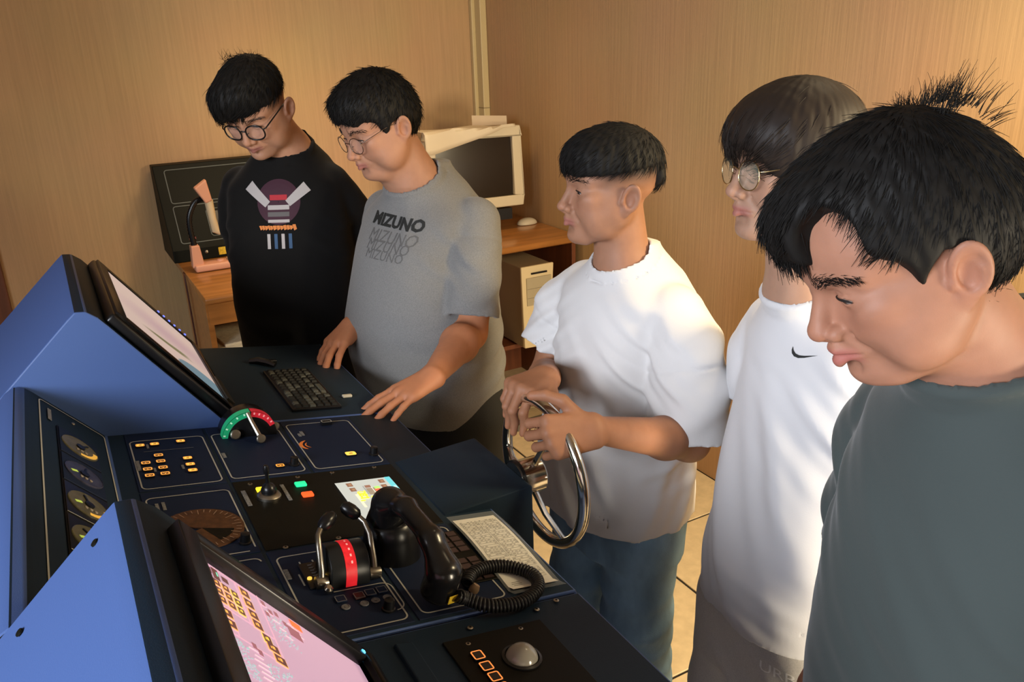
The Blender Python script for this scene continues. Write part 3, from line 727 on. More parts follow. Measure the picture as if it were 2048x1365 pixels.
# trackball plate
x0, x1 = .322, .470; p = plate(x0, x1, .520, .805, near_c, m_black, 'trackball_plate', .003)
x, y = (0.4040, 0.7416); o = MB().lathe([(.026, 0), (.026, .002), (.0225, .003), (.0225, .0)], None, 32).build('ball_ring', m_blackpl, near_c, True); o.matrix_basis = CP(x, y, .003)
o = MB().lathe([(.0215*math.cos(a), .0215*math.sin(a)) for a in [i*math.pi/2/10 for i in range(11)]], None, 32).build('trackball', mat('pearl_grey_ball', (.30, .28, .23), .16, coat=.5), near_c, True); o.matrix_basis = CP(x, y, .000)
for u, v in ((0.3523, 0.7625), (0.3525, 0.7399), (0.3531, 0.7188), (0.3533, 0.6977)):
    x, y = (u, v); M = CP(x, y, .003); k = MB().box((0, 0, .0015), (.0155, .0170, .003)).build('track_key', m_blackpl, near_c, bevel=.0006, seg=1); k.matrix_basis = M; PM[k.name] = M.copy()
    mb = MB(); rrect_outline(mb, -.0068, .0068, -.0076, .0076, .002, .0018, n=3); o = mb.build('lit_frame', mat('orange_frame', (.8, .25, .05), .4, emit=(1, .30, .07), estr=.9), k); o.matrix_basis = M @ Matrix.Translation((0, 0, .0034))
    o = MB().box((0, 0, 0), (.0105, .012, .0004)).build('key_cap', mat('dark_cap', (.035, .022, .014), .4), k); o.matrix_basis = M @ Matrix.Translation((0, 0, .0031))
# raised rail beside the radar keys
MB().prism([(.262, zp(.262)-.002), (.290, zp(.290)-.002), (.290, zp(.290)+.002), (.266, zp(.266)+.005)], .330, .822).build('desk_rail', m_navy_shade, near_c, bevel=.002)
# ================================================================ things on and at the console
# ---- wheel housing (raised box across the operator edge)
wb = thing('wheel_housing', (.56, 1.23, .95), 'navy box on the console edge carrying the polished steel steering wheel', 'wheel stand')
shade_faces(MB().prism([(.470, zp(.470)-.02), (.470, zp(.47)+.0005), (.474, zp(.47)+.0015), (.640, 1.002), (.6445, .998), (.6445, .80), (.566, .80), (.566, .90)], 1.118, 1.341).build('housing_shell', m_navy_shade, wb, True, bevel=.003, ang=22))
# ---- ship's steering wheel on its shaft
WC = V3(.702, 1.178, .985); WR = .138
mb = MB(); n = 64
mb.tube([WC+WR*V3(0, math.cos(2*math.pi*i/n), math.sin(2*math.pi*i/n)) for i in range(n+1)], .0112, 14, False); sw = mb.build('steering_wheel', m_chrome, wb, True)
sw['label'] = 'polished steel three-spoke wheel'
RX = Matrix.Rotation(math.pi/2, 4, 'Y')
MB().lathe([(.034, 0), (.034, .050), (.030, .054), (.012, .054), (.010, .062), (0, .063)], Matrix.Translation((.640, 1.176, .985)) @ RX, 32).build('hub', m_chrome, sw, True)
MB().lathe([(.037, 0), (.037, .006)], Matrix.Translation((.642, 1.176, .985)) @ RX, 32).build('hub_flange', m_blackpl, sw, True)
for a in (math.radians(62), math.radians(182), math.radians(302)):
    d = V3(0, -math.cos(a), math.sin(a)); h = V3(.672, 1.176, .985)
    MB().tube([h+d*.026, h+d*.075+V3(.008, 0, 0), WC+d*(WR-.004)], [.0065, .0058, .0055], 10).build('spoke', m_chrome, sw, True)

# ---- engine telegraphs
def arc_drum(R, w, a0, a1, n=28):
    return [(R*math.cos(math.radians(a0+(a1-a0)*i/n)), R*math.sin(math.radians(a0+(a1-a0)*i/n))) for i in range(n+1)]
# upper: half-drum facing the camera with a green/red order scale and one long lever
x, y = .245, 1.548; M = CP(x, y, .0) @ Matrix.Scale(.84, 4)
tg = thing('thruster_telegraph', (x, y, zp(x)), 'half-drum thruster lever unit with curved green and red scale', 'telegraph')
mb = MB(); pr = [(-.062, 0)]+arc_drum(.062, 0, 180, 0)+[(.062, 0)]
mb.prism(pr, -.030, .030); o = mb.build('drum', m_blackpl, tg, True, bevel=.002, ang=50); o.matrix_basis = M
for a0, a1, c, nm in ((182, 92, (.008, .20, .085), 'green_scale'), (90, 28, (.36, .012, .02), 'red_scale')):
    mb = MB(); N_ = 14
    for i in range(N_):
        aa = math.radians(a0+(a1-a0)*i/N_); ab = math.radians(a0+(a1-a0)*(i+1)/N_)
        mb.quad([(r*math.cos(q), yy, r*math.sin(q)) for r, q, yy in ((.0625, aa, -.028), (.0625, ab, -.028), (.0625, ab, -.006), (.0625, aa, -.006))])
        mb.quad([(r*math.cos(q), -.0304, r*math.sin(q)) for r, q in ((.0625, aa), (.0625, ab), (.050, ab), (.050, aa))])
    o = mb.build(nm, mat(nm+'_lit', c, .4, emit=c, estr=.8), tg); o.matrix_basis = M; PM[o.name] = M.copy()
    mk = MB()
    for i in range(5):
        q = math.radians(a0+(a1-a0)*(i+.6)/5.4); mk.quad([(r*math.cos(q+s), -.0308, r*math.sin(q+s)) for r, s in ((.061, -.03), (.061, .03), (.056, .03), (.056, -.03))])
    k = mk.build('scale_marks', mat('scale_mark_light', (.4, .7, .5) if c[1] > .1 else (.8, .3, .3), .5, emit=(.4, .7, .5) if c[1] > .1 else (.8, .3, .3), estr=.4), o); k.matrix_basis = M
mb = MB(); mb.tube([(-.010, -.034, .063), (-.002, -.042, .045), (.012, -.066, .016)], [.0052, .005, .006], 10); o = mb.build('lever', m_steel, tg, True); o.matrix_basis = M
for px, py, pz, rr_, in ((-.036, -.040, .014, .0115), (.014, -.072, .012, .0105), (.058, -.020, .018, .0105)):
    o = MB().lathe([(rr_*.6, -.02), (rr_*.7, -.004), (rr_, -.003), (rr_, .004), (rr_*.8, .006), (0, .0065)], M @ Matrix.Translation((px, py, pz)) @ Matrix.Rotation(1.25, 4, 'X'), 20).build('lever_knob', m_steel, tg, True)
# lower: full drum with red band and two cranked handles
x, y = .258, 1.004; M = CP(x, y, .0) @ Matrix.Scale(.84, 4)
tg2 = thing('main_engine_telegraph', (x, y, zp(x)), 'black drum engine telegraph with glowing red band and two cranked handles', 'telegraph')
def ring_y(mb, R0, R1, y0, y1, a0=180, a1=0, n=30, zoff=.0):
    pr = [(R1*math.cos(math.radians(a0+(a1-a0)*i/n)), zoff+R1*math.sin(math.radians(a0+(a1-a0)*i/n))) for i in range(n+1)]
    mb.prism(pr+[(R1, -.004), (-R1, -.004)], y0, y1)
# drum axis lies along x (across the console)
Mx = M @ Matrix.Rotation(math.pi/2, 4, 'Z')
mb = MB(); ring_y(mb, 0, .045, -.034, .034, zoff=.012); o = mb.build('drum', mat('drum_black', (.012, .014, .016), .38), tg2, True, bevel=.0025, ang=50); o.matrix_basis = Mx
mb = MB(); ring_y(mb, 0, .0458, -.010, .009, a0=190, a1=62, zoff=.012); o = mb.build('red_band', mat('red_band_lit', (.60, .015, .02), .4, var=(160, .35), emit=(.85, .02, .03), estr=.55), tg2, True, ang=50); o.matrix_basis = Mx; PM[o.name] = Mx.copy()
mk = MB()
for i in range(5):
    q = math.radians(40+i*15); R_ = .0463
    mk.quad([(-R_*math.cos(q+s), yy, .012+R_*math.sin(q+s)) for s, yy in ((-.05, -.004), (.05, -.004), (.05, -.001), (-.05, -.001))])
k = mk.build('band_marks', mat('band_mark', (1, .5, .45), .5, emit=(1, .45, .4), estr=.5), o); k.matrix_basis = Mx
mb = MB(); ring_y(mb, 0, .0460, -.009, .008, a0=60, a1=30, zoff=.012); o = mb.build('green_band', mat('green_band', (.03, .20, .09), .4, emit=(.03, .22, .09), estr=.5), tg2); o.matrix_basis = Mx
for s in (-1, 1):
    x0 = s*.046
    cr = MB().tube([(x0, -.030, .010), (x0, -.026, .030), (x0+s*.002, -.010, .066), (x0+s*.000, .004, .078), (x0-s*.010, .020, .082)] if s < 0 else [(x0, -.030, .010), (x0, -.022, .030), (x0, .004, .066), (x0-.004, .022, .080), (x0-.012, .034, .086)], [.0062, .0058, .0052, .005, .005], 12).build('handle_arm', m_steel, tg2, True); cr.matrix_basis = M
    tip = (x0-s*.008, .018, .082) if s < 0 else (x0-.010, .032, .086)
    g = MB().lathe([(.005, 0), (.0105, .006), (.0125, .018), (.0115, .030), (.006, .037), (0, .038)], M @ Matrix.Translation(tip) @ Matrix.Rotation(-s*.35, 4, 'Z') @ Matrix.Rotation(-s*1.05 if s > 0 else 1.15, 4, 'Y') @ Matrix.Rotation(-.2, 4, 'X'), 18).build('handle_grip', m_blackpl, tg2, True)
    o = MB().lathe([(.011, -.010), (.0115, .0), (.010, .010), (0, .011)], M @ Matrix.Translation((x0, -.030, .010)) @ RX, 18).build('pivot_boss', m_steel, tg2, True)
    o = MB().lathe([(.0075, 0), (.0072, .006), (.004, .010), (0, .0105)], M @ Matrix.Translation((x0-s*.004, -.052 if s < 0 else .030, .008)) @ Matrix.Rotation(.5, 4, 'X'), 16).build('limit_stud', mat('stud_bright', (.55, .48, .38), .25, 1), tg2, True)

# ---- telephone handset resting on its cradle
ph = thing('telephone_handset', (.36, .96, zp(.36)), 'black telephone handset lying on the console with coiled cord', 'telephone')
S = Sdf(); A = V3(.345, 1.032, zp(.345)+.078); Bq = V3(.364, .888, zp(.364)+.042)     # ear cup (raised on the cradle) and mouth cup
up = V3(.17, 0, .985); ax = nrm(Bq-A); sd = nrm(np.cross(up, ax)); nn = np.cross(ax, sd)
if nn[2] < 0: nn = -nn
S.chain([A+nn*.014-ax*.004, A+nn*.034+ax*.036, Bq+nn*.036-ax*.044, Bq+nn*.012+ax*.002], [.0175, .0122, .0128, .0175], 'u', .010, None, (sd, 1.35))
S.cone(A-nn*.026, A+nn*.008, .029, .025, 'u', .012); S.cone(Bq-nn*.022, Bq+nn*.006, .0255, .024, 'u', .012)
S.plane(A-nn*.038, -nn, A-nn*.06, .05, .004); S.plane(Bq-nn*.030, -nn, Bq-nn*.05, .045, .004)
v, f = S.mesh((.28, .83, 1.0), (.44, 1.10, 1.20), .0026); m_phone = mat('glossy_black_plastic', (.008, .008, .009), .22, spec=.6)
link_mesh('receiver', v, f, m_phone, ph, True)
S = Sdf(); S.cone((.342, 1.034, zp(.342)-.01), (.346, 1.034, zp(.342)+.036), .047, .040, 'u', .01); S.ell((.346, 1.034, zp(.346)+.074), (.032, .032, .022), 's', .008)
v, f = S.mesh((.28, .97, 1.0), (.42, 1.10, 1.12), .003); link_mesh('cradle', v, f, m_blackpl, ph, True)
q = Bq+ax*.0285-nn*.012; Ms = Matrix(np.column_stack([sd, nn, ax]).tolist()).to_4x4(); Ms.translation = Vector(q)
o = MB().box((.006, -.004, 0), (.018, .013, .0012)).build('yellow_sticker', mat('yellow_sticker', (.75, .52, .03), .5), ph); o.matrix_basis = Ms
o = MB().box((.020, .006, -.002), (.005, .016, .0012)).build('white_sticker', mat('white_sticker', (.6, .55, .45), .5), ph); o.matrix_basis = Ms @ Matrix.Rotation(.5, 4, 'Y')
# coiled cord: one tight helix along a loop
path = spline([Bq+ax*.030+sd*.010-nn*.010, (.388, .862, zp(.388)+.018), (.412, .842, zp(.412)+.014), (.458, .836, zp(.458)+.013), (.498, .858, zp(.498)+.013), (.510, .893, zp(.51)+.013), (.486, .924, zp(.486)+.013), (.452, .932, zp(.452)+.013), (.424, .922, zp(.424)+.013), (.408, .905, zp(.408)+.012)], 60)
P = np.array(spline(path, 900)); T = np.gradient(P, axis=0); T /= np.linalg.norm(T, axis=1)[:, None]
Aa = np.cross(T, (0, 0, 1)); Aa /= np.linalg.norm(Aa, axis=1)[:, None]; Bb = np.cross(T, Aa)
L_ = np.concatenate([[0], np.cumsum(np.linalg.norm(np.diff(P, axis=0), axis=1))]); th = L_/.0052*2*math.pi
HX = P+.0078*(np.cos(th)[:, None]*Aa+np.sin(th)[:, None]*Bb)
mb = MB(); mb.tube(P[::15], .0072, 8); mb.tube(HX, .0025, 5); mb.build('coiled_cord', mat('cord_rubber', (.012, .012, .012), .42), ph, True, ang=80)
o = MB().lathe([(.007, 0), (.0075, .006), (.005, .012), (0, .013)], CP(.412, .896, .002) @ Matrix.Rotation(.5, 4, 'Y'), 14).build('cord_plug', mat('tan_plug', (.30, .20, .12), .5), ph, True)

# ---- laminated sheet of tables in a clear sleeve
pp = thing('instruction_sheet', (.51, .985, zp(.51)), 'white printed sheet of small tables in a clear plastic sleeve', 'paper')
Mp = CP(.506, .980, .0035, math.radians(-1.5)); PM_ = Mp.copy()
mb = MB(); nx = 14
def sag(t): return .004*math.sin(t*2.2+.6)+.0025*math.sin(t*5)
def sheet(mb, w, l, dz, col=(1, 1, 1), x0=0, y0=0):
    vs = []; 
    for i in range(nx+1):
        t = i/nx
        for s in (-1, 1): vs.append((x0+s*w/2, y0+l/2-l*t, dz+sag(t)+(.006 if t > .97 else 0)))
    fs = [(2*i, 2*i+1, 2*i+3, 2*i+2) for i in range(nx)]; mb.add(vs, fs, col)
sheet(mb, .076, .215, .0); o = mb.build('paper', mat('office_paper', (.86, .82, .72), .7), pp, True); o.matrix_basis = Mp
mb = MB(); sheet(mb, .088, .240, .0012); o = mb.build('sleeve', mat('clear_sleeve', (.8, .85, .85), .08, alpha=.16), pp, True); o.matrix_basis = Mp
mb = MB(); rr = random.Random(9)
def ink(x, y, w, h): 
    t = (.1075-y)/.215; mb.box((x, y, sag(t)+.0006), (w, h, .0002))
m_ink = mat('printer_ink', (.34, .32, .28), .7)
for blk in range(6):
    yb = .078-blk*.0295
    for cx in (-.017, .017):
        if blk == 5 and cx < 0: continue
        for s in (-1, 1): ink(cx+s*.0155, yb, .0004, .026)
        for r in range(5):
            ink(cx, yb-.012+r*.006, .031, .0004)
            for c_ in range(5):
                if rr.random() < .62: ink(cx-.0125+c_*.0063+rr.uniform(-.0006, .0006), yb-.009+r*.006, rr.uniform(.002, .0046), .0016)
for i in range(3): ink(-.022, -.085-i*.004, rr.uniform(.012, .02), .0012)
o = mb.build('printed_tables', m_ink, pp); o.matrix_basis = Mp

# ---- keyboard let into the far desk, little things beside it
kb = thing('keyboard', (.41, 1.765, zp(.41)), 'small black keyboard set into the chart console desk', 'keyboard')
M = CP(.410, 1.765, .0); o = MB().box((0, 0, .003), (.108, .262, .008)).build('keyboard_case', m_blackpl, kb, bevel=.002); o.matrix_basis = M
m_kc = mat('keycap_dark', (.020, .020, .017), .32); m_kl = mat('keycap_worn', (.085, .085, .065), .35)
k0 = None
rr = random.Random(2)
for r in range(6):
    nk = 15
    for c_ in range(nk):
        if r == 5 and 4 <= c_ <= 8: 
            if c_ != 6: continue
        wide = 4.6 if (r == 5 and c_ == 6) else 1
        Mk = M @ Matrix.Translation((-.040+r*.0160, -.119+c_*.0170, .0085)) @ Matrix.Diagonal((1, wide, 1, 1))
        if k0 is None:
            k0 = []
            for m in (m_kc, m_kl):
                q = MB().add([(-.0066, -.0070, -.003), (.0066, -.0070, -.003), (.0066, .0070, -.003), (-.0066, .0070, -.003), (-.0048, -.0050, .003), (.0048, -.0050, .003), (.0048, .0050, .003), (-.0048, .0050, .003)],
                             [(4, 5, 6, 7), (0, 1, 5, 4), (1, 2, 6, 5), (2, 3, 7, 6), (3, 0, 4, 7)]).build('key', m, kb); k0.append(q)
            k0[0].matrix_basis = Mk; k0[1].matrix_basis = M @ Matrix.Translation((-.040, -.119+.0170, .0085)); continue
        if r == 0 and c_ == 1: continue
        dupe(k0[1] if rr.random() < .35 else k0[0], Mk, kb, 'key')
es = MB().box((0, 0, .003), (.022, .010, .006)).build('rubber_block', mat('white_rubber', (.55, .50, .38), .6), None, bevel=.0015); es.matrix_basis = CP(.497, 1.700, .0005, .1)
tag(es, 'small cream rubber block on the desk beside the keyboard', 'block')
hs = thing('binocular_stub', (.37, 1.95, zp(.37)), 'small black clip lying on the dark desk beyond the keyboard', 'clip')
o = MB().tube([(-.03, .02, .006), (-.01, .012, .010), (.008, -.006, .010), (.022, -.022, .006)], [.006, .009, .008, .005], 8).build('clip_body', m_blackpl, hs, True); o.matrix_basis = CP(.372, 1.955)
o = MB().box((.022, .006, .006), (.022, .012, .012)).build('clip_jaw', m_blackpl, hs, bevel=.002); o.matrix_basis = CP(.372, 1.955)
hs.name = 'desk_clip'; PM['desk_clip'] = PM['binocular_stub']

# ================================================================ back desk and what stands on it
ZD = .855; DX0, DY0, DY1 = .432, 3.215, 3.80; DYB = YW-.005
dk = thing('computer_desk', (1.3, 3.5, 0), 'long oak-veneer computer desk with rounded front edge along the back wall', 'desk')
prof = [(DY0+.010, ZD-.030), (DY0+.002, ZD-.022), (DY0, ZD-.012), (DY0+.003, ZD-.004), (DY0+.012, ZD), (DYB, ZD), (DYB, ZD-.030)]
mb = MB(); n_ = len(prof); xs = (DX0, XW-.004)
mb.add([(x, a, b) for x in xs for a, b in prof], [tuple(range(n_)), tuple(range(n_, 2*n_))]+[(i, (i+1) % n_, n_+(i+1) % n_, n_+i) for i in range(n_)])
mb.build('desk_top', m_wood, dk, True, bevel=.003, ang=50)
MB().box((DX0+.012, (DY0+DY1)/2+.01, (ZD-.03)/2), (.022, DY1-DY0-.04, ZD-.03)).build('side_panel', m_wood, dk, bevel=.001)
MB().box((XW-.03, (DY0+DY1)/2+.01, (ZD-.03)/2), (.022, DY1-DY0-.04, ZD-.03)).build('side_panel', m_woodd, dk, bevel=.001)
MB().box((1.17, (DY0+DY1)/2+.01, (ZD-.03)/2), (.022, DY1-DY0-.04, ZD-.03)).build('side_panel', m_wood, dk, bevel=.001)
MB().box((1.30, DY1-.02, (ZD-.03)/2), (1.68, .014, ZD-.03)).build('back_board', m_woodd, dk, bevel=.001)
MB().box((.80, DY0+.035, ZD-.075), (.72, .018, .09)).build('apron', m_wood, dk, bevel=.001)
MB().box((.80, (DY0+DY1)/2+.02, .560), (.72, DY1-DY0-.08, .018)).build('shelf', m_wood, dk, bevel=.001)
MB().box((1.78, 3.50, .335), (.72, .40, .022)).build('tower_shelf', m_woodd, dk, bevel=.001)
# books / papers on the shelf
rr = random.Random(5)
for i, (z, t, w, l, c, rz) in enumerate(((.569, .032, .20, .27, (.34, .17, .06), .05), (.601, .020, .21, .28, (.56, .50, .36), -.05), (.621, .012, .20, .27, (.62, .56, .42), .10))):
    o = MB().box((0, 0, t/2), (w, l, t)).build('paper_stack', mat('old_paper_%d' % i, c, .7, var=(60, .15, (1, 1, 20))), None, bevel=.002)
    o.matrix_basis = Matrix.Translation((.575, 3.43, z)) @ Matrix.Rotation(rz, 4, 'Z')
    tag(o, ('brown folder at the bottom of the pile on the desk shelf', 'cream paper pad in the middle of the pile on the desk shelf', 'loose cream papers on top of the pile on the desk shelf')[i], 'papers')
# slanted instrument panel leaning at the back
ip = thing('instrument_box', (.70, 4.0, ZD), 'black sloping instrument panel box with two outlined fields on the desk', 'panel box')
bx0, bx1 = .418, .980
MB().add([(x, a, b) for x in (bx0, bx1) for a, b in ((3.86, ZD+.0005), (3.86, ZD+.055), (4.085, ZD+.405), (4.165, ZD+.405), (4.165, ZD+.0005))], [(0, 1, 2, 3, 4), (5, 6, 7, 8, 9), (0, 1, 6, 5), (1, 2, 7, 6), (2, 3, 8, 7), (3, 4, 9, 8), (4, 0, 5, 9)]).build('box_shell', mat('black_box_paint', (.007, .008, .006), .5, spec=.12), ip, bevel=.004)
sa = math.atan2(.350, .225); Mi = Matrix.Translation(((bx0+bx1)/2, 3.86, ZD+.055)) @ Matrix.Rotation(sa, 4, 'X')
m_ol = mat('dim_outline', (.10, .115, .11), .6)
for y0, y1 in ((.225, .390), (.030, .210)):
    mb = MB(); rrect_outline(mb, -.235, .16, y0, y1, .012, .0040); o = mb.build('printed_outline', m_ol, ip); o.matrix_basis = Mi @ Matrix.Translation((0, 0, .0012))
o = MB().box((-.055, .115, .004), (.075, .110, .010)).build('handset_recess', m_blackpl, ip, bevel=.004); o.matrix_basis = Mi
mb = MB(); rrect_outline(mb, -.100, -.010, .050, .182, .014, .003); o = mb.build('recess_outline', m_ol, ip); o.matrix_basis = Mi @ Matrix.Translation((0, 0, .0014))
o = MB().box((-.185, .050, 0), (.03, .014, .001)).build('red_mark', mat('dull_red_mark', (.14, .02, .02), .6), ip); o.matrix_basis = Mi @ Matrix.Translation((0, 0, .001))
o = MB().box((.645, 3.859, ZD+.030), (.065, .002, .034)).build('yellow_label', mat('yellow_label', (.72, .50, .03), .5, var=(120, .25)), ip)
o = MB().lathe([(.008, 0), (.007, .003), (0, .004)], Matrix.Translation((.560, 3.86, ZD+.035)) @ Matrix.Rotation(math.pi/2, 4, 'X'), 12).build('screw', m_steel, ip)
# gooseneck desk lamp
m_pink = mat('pink_plastic', (.62, .30, .19), .42)
gl = thing('gooseneck_lamp', (.543, 3.66, ZD), 'pink gooseneck desk lamp with black bendy neck and ivory handle', 'lamp')
MB().box((.548, 3.66, ZD+.018), (.155, .085, .030)).build('lamp_base', m_pink, gl, True, bevel=.008, seg=3)
MB().add([(x, y, z) for z, w0, w1 in ((ZD+.020, -.080, -.030), (ZD+.115, -.074, -.040)) for x, y in ((.543+w0, 3.635), (.543+w1, 3.635), (.543+w1, 3.685), (.543+w0, 3.685))],
         [(0, 1, 2, 3), (4, 5, 6, 7), (0, 1, 5, 4), (1, 2, 6, 5), (2, 3, 7, 6), (3, 0, 4, 7)]).build('neck_mount', m_pink, gl, bevel=.004)
MB().box((.620, 3.66, ZD+.024), (.022, .05, .036)).build('base_foot', mat('tan_foot', (.45, .27, .13), .5), gl, bevel=.006)
MB().lathe([(.016, 0), (.014, .006), (0, .008)], Matrix.Translation((.583, 3.66, ZD+.033)), 16).build('switch', m_pink, gl, True)
mb = MB(); pth = spline([(.486, 3.66, ZD+.105), (.480, 3.66, ZD+.19), (.488, 3.66, ZD+.245), (.518, 3.66, ZD+.295), (.550, 3.66, ZD+.305)], 46)
mb.tube(pth, [.0125+.0016*math.cos(i*math.pi) for i in range(46)], 12); mb.build('bendy_neck', m_blackpl, gl, True, ang=80)
MB().add([(x, y, z) for x, z in ((.520, ZD+.352), (.572, ZD+.385), (.585, ZD+.295), (.557, ZD+.285)) for y in (3.640, 3.680)], [(0, 2, 4, 6), (1, 3, 5, 7), (0, 1, 3, 2), (2, 3, 5, 4), (4, 5, 7, 6), (6, 7, 1, 0)]).build('lamp_head', m_pink, gl, bevel=.006, seg=3)
MB().tube([(.572, 3.66, ZD+.295), (.576, 3.66, ZD+.22), (.582, 3.66, ZD+.165), (.600, 3.66, ZD+.152)], [.018, .016, .017, .010], 14).build('lamp_tube', mat('ivory_plastic', (.60, .48, .30), .4), gl, True)
# CRT monitor under a sheet of paper
ct = thing('crt_monitor', (1.80, 3.62, ZD), 'beige tube monitor with dark screen on the oak desk', 'monitor')
m_beige = mat('beige_plastic', (.56, .47, .31), .45)
Mc = Matrix.Translation((1.795, 3.56, ZD)) @ Matrix.Rotation(math.radians(-4), 4, 'Z') @ Matrix.Rotation(math.radians(-3), 4, 'X')
mb = MB(); w, h0, h1 = .245, .115, .500
for a in ((-w, w, h1-.045, h1), (-w, w, h0, h0+.052), (-w, -w+.046, h0+.052, h1-.045), (w-.046, w, h0+.052, h1-.045)): mb.box(((a[0]+a[1])/2, .02, (a[2]+a[3])/2), (a[1]-a[0], .05, a[3]-a[2]))
o = mb.build('screen_bezel', m_beige, ct, bevel=.006); o.matrix_basis = Mc
mb = MB(); vs = []
for i in range(13):
    for j in range(11):
        a, b = i/12*2-1, j/10*2-1; vs.append((a*(w-.044), .004+.018*(a*a+b*b)/2, (h0+h1)/2+.003+b*.147))
mb.add(vs, [(i*11+j, (i+1)*11+j, (i+1)*11+j+1, i*11+j+1) for i in range(12) for j in range(10)]); o = mb.build('glass_screen', mat('dark_crt_glass', (.020, .013, .008), .25, spec=.4), ct, True); o.matrix_basis = Mc
mb = MB(); mb.add([(s*w*.97, .045, z) for s in (-1, 1) for z in (h0+.008, h1-.008)]+[(s*.14, .36, z) for s in (-1, 1) for z in (h0+.06, h1-.09)], [(0, 1, 3, 2), (4, 5, 7, 6), (0, 1, 5, 4), (2, 3, 7, 6), (0, 2, 6, 4), (1, 3, 7, 5)])
o = mb.build('tube_housing', m_beige, ct, bevel=.01); o.matrix_basis = Mc
mb = MB(); mb.lathe([(.150, .006), (.150, .016), (.10, .040), (.085, .090), (.12, .125)], Matrix.Translation((0, .13, 0)), 28); mb.box((.03, .045, .085), (.30, .08, .055)); o = mb.build('swivel_base', m_blackpl, ct, True); o.matrix_basis = Matrix.Translation((1.795, 3.56, ZD-.006)) @ Matrix.Rotation(math.radians(-4), 4, 'Z')
o = MB().box((.085, .003, .100), (.012, .004, .008)).build('power_led', m_yellow, ct); o.matrix_basis = Matrix.Translation((1.795, 3.56, ZD-.006)) @ Matrix.Rotation(math.radians(-4), 4, 'Z')
# sheet draped over the monitor
ds = MB(); vs = []; NX, NY = 26, 12
for i in range(NX+1):
    a = -1.02+i/NX*1.92
    drop = .100*max(0, min(1, (.62-a)/1.5))**.8
    for j in range(NY+1):
        t = j/NY; L = .17+drop+.006
        d_ = t*L
        if d_ < .17: p = (a*w, .165-d_, h1+.004+.004*math.sin(a*4+t*5))
        else: p = (a*w, -.012-.006*math.sin(a*5), h1+.002-(d_-.17))
        vs.append(p)
ds.add(vs, [(i*(NY+1)+j, (i+1)*(NY+1)+j, (i+1)*(NY+1)+j+1, i*(NY+1)+j+1) for i in range(NX) for j in range(NY)])
o = ds.build('dust_sheet', mat('cream_paper', (.62, .52, .36), .75), None, True); o.matrix_basis = Mc; tag(o, 'cream paper sheet draped over the top of the beige tube monitor', 'paper')
md = o.modifiers.new('thickness', 'SOLIDIFY'); md.thickness = .002
o = MB().add([(.055, .14, h1+.004), (.205, .06, h1+.004), (.205, .06, h1+.045), (.055, .14, h1+.055)], [(0, 1, 2, 3)]).build('paper_flap', mat('tan_card', (.50, .38, .24), .7), None); o.matrix_basis = Mc
tag(o, 'tan card standing on top of the draped tube monitor', 'card'); md = o.modifiers.new('thickness', 'SOLIDIFY'); md.thickness = .003
# mouse
ms = thing('computer_mouse', (2.03, 3.60, ZD), 'beige computer mouse on the desk beside the monitor', 'mouse')
S = Sdf(); S.ell((2.085, 3.60, ZD+.004), (.056, .034, .030), 'u', .002); S.plane((0, 0, ZD+.001), (0, 0, -1), (2.085, 3.60, ZD-.03), .09, .002)
v, f = S.mesh((2.02, 3.55, ZD-.005), (2.15, 3.65, ZD+.045), .003); link_mesh('mouse_shell', v, f, mat('mouse_beige', (.60, .52, .38), .4), ms, True)
# tower computer hung under the desk
tw = thing('tower_computer', (1.90, 3.4, .35), 'beige tower computer under the desk with green power light', 'computer')
tx0, tx1, tz0, tz1, ty0 = 1.825, 1.998, .348, .752, 3.205
MB().box(((tx0+tx1)/2, ty0+.215, (tz0+tz1)/2), (tx1-tx0-.004, .40, tz1-tz0-.01)).build('tower_case', mat('grey_beige_steel', (.33, .27, .17), .5), tw, bevel=.004)
mb = MB(); mb.add([(x, y, z) for x, y, z in ((tx0, ty0+.02, tz0+.006), (tx1-.03, ty0+.02, tz0), (tx0, ty0-.004, tz0+.006), (tx1-.03, ty0-.004, tz0), (tx0-.004, ty0+.02, tz1), (tx1, ty0+.02, tz1), (tx0-.004, ty0+.004, tz1), (tx1, ty0+.004, tz1))],
                   [(0, 1, 3, 2), (4, 5, 7, 6), (0, 1, 5, 4), (2, 3, 7, 6), (0, 2, 6, 4), (1, 3, 7, 5)]); mb.build('front_panel', mat('beige_front', (.60, .48, .28), .45), tw, bevel=.005)
cx = (tx0+tx1)/2-.004
MB().box((cx+.006, ty0-.001, tz1-.035), (.085, .006, .008)).build('drive_slot', m_blackpl, tw)
MB().box((cx+.004, ty0-.001, .630), (.135, .006, .135)).build('drive_bay', mat('bay_beige', (.36, .30, .19), .5), tw, bevel=.002)
for z in (.600, .645): MB().box((cx+.004, ty0-.0045, z), (.130, .002, .0015)).build('bay_line', mat('bay_line_dark', (.2, .16, .1), .6), tw)
MB().box((cx-.004, ty0-.003, .497), (.090, .006, .014)).build('floppy_slot', mat('slot_grey', (.28, .22, .13), .5), tw)
MB().lathe([(.007, 0), (.006, .002), (0, .003)], Matrix.Translation((cx+.030, ty0-.005, .506)) @ Matrix.Rotation(math.pi/2, 4, 'X'), 12).build('power_led', m_green_led, tw)
MB().lathe([(.008, 0), (0, .002)], Matrix.Translation((cx+.018, ty0-.004, .548)) @ Matrix.Rotation(math.pi/2, 4, 'X'), 12).build('red_badge', mat('red_badge', (.55, .08, .04), .5), tw)
MB().box((cx-.014, ty0-.003, .418), (.055, .004, .032)).build('yellow_label', mat('yellow_sticker_pc', (.75, .52, .02), .5, var=(150, .2)), tw)
MB().box((cx+.02, ty0-.003, .385), (.045, .004, .012)).build('rating_plate', mat('plate_grey', (.40, .32, .19), .5), tw)
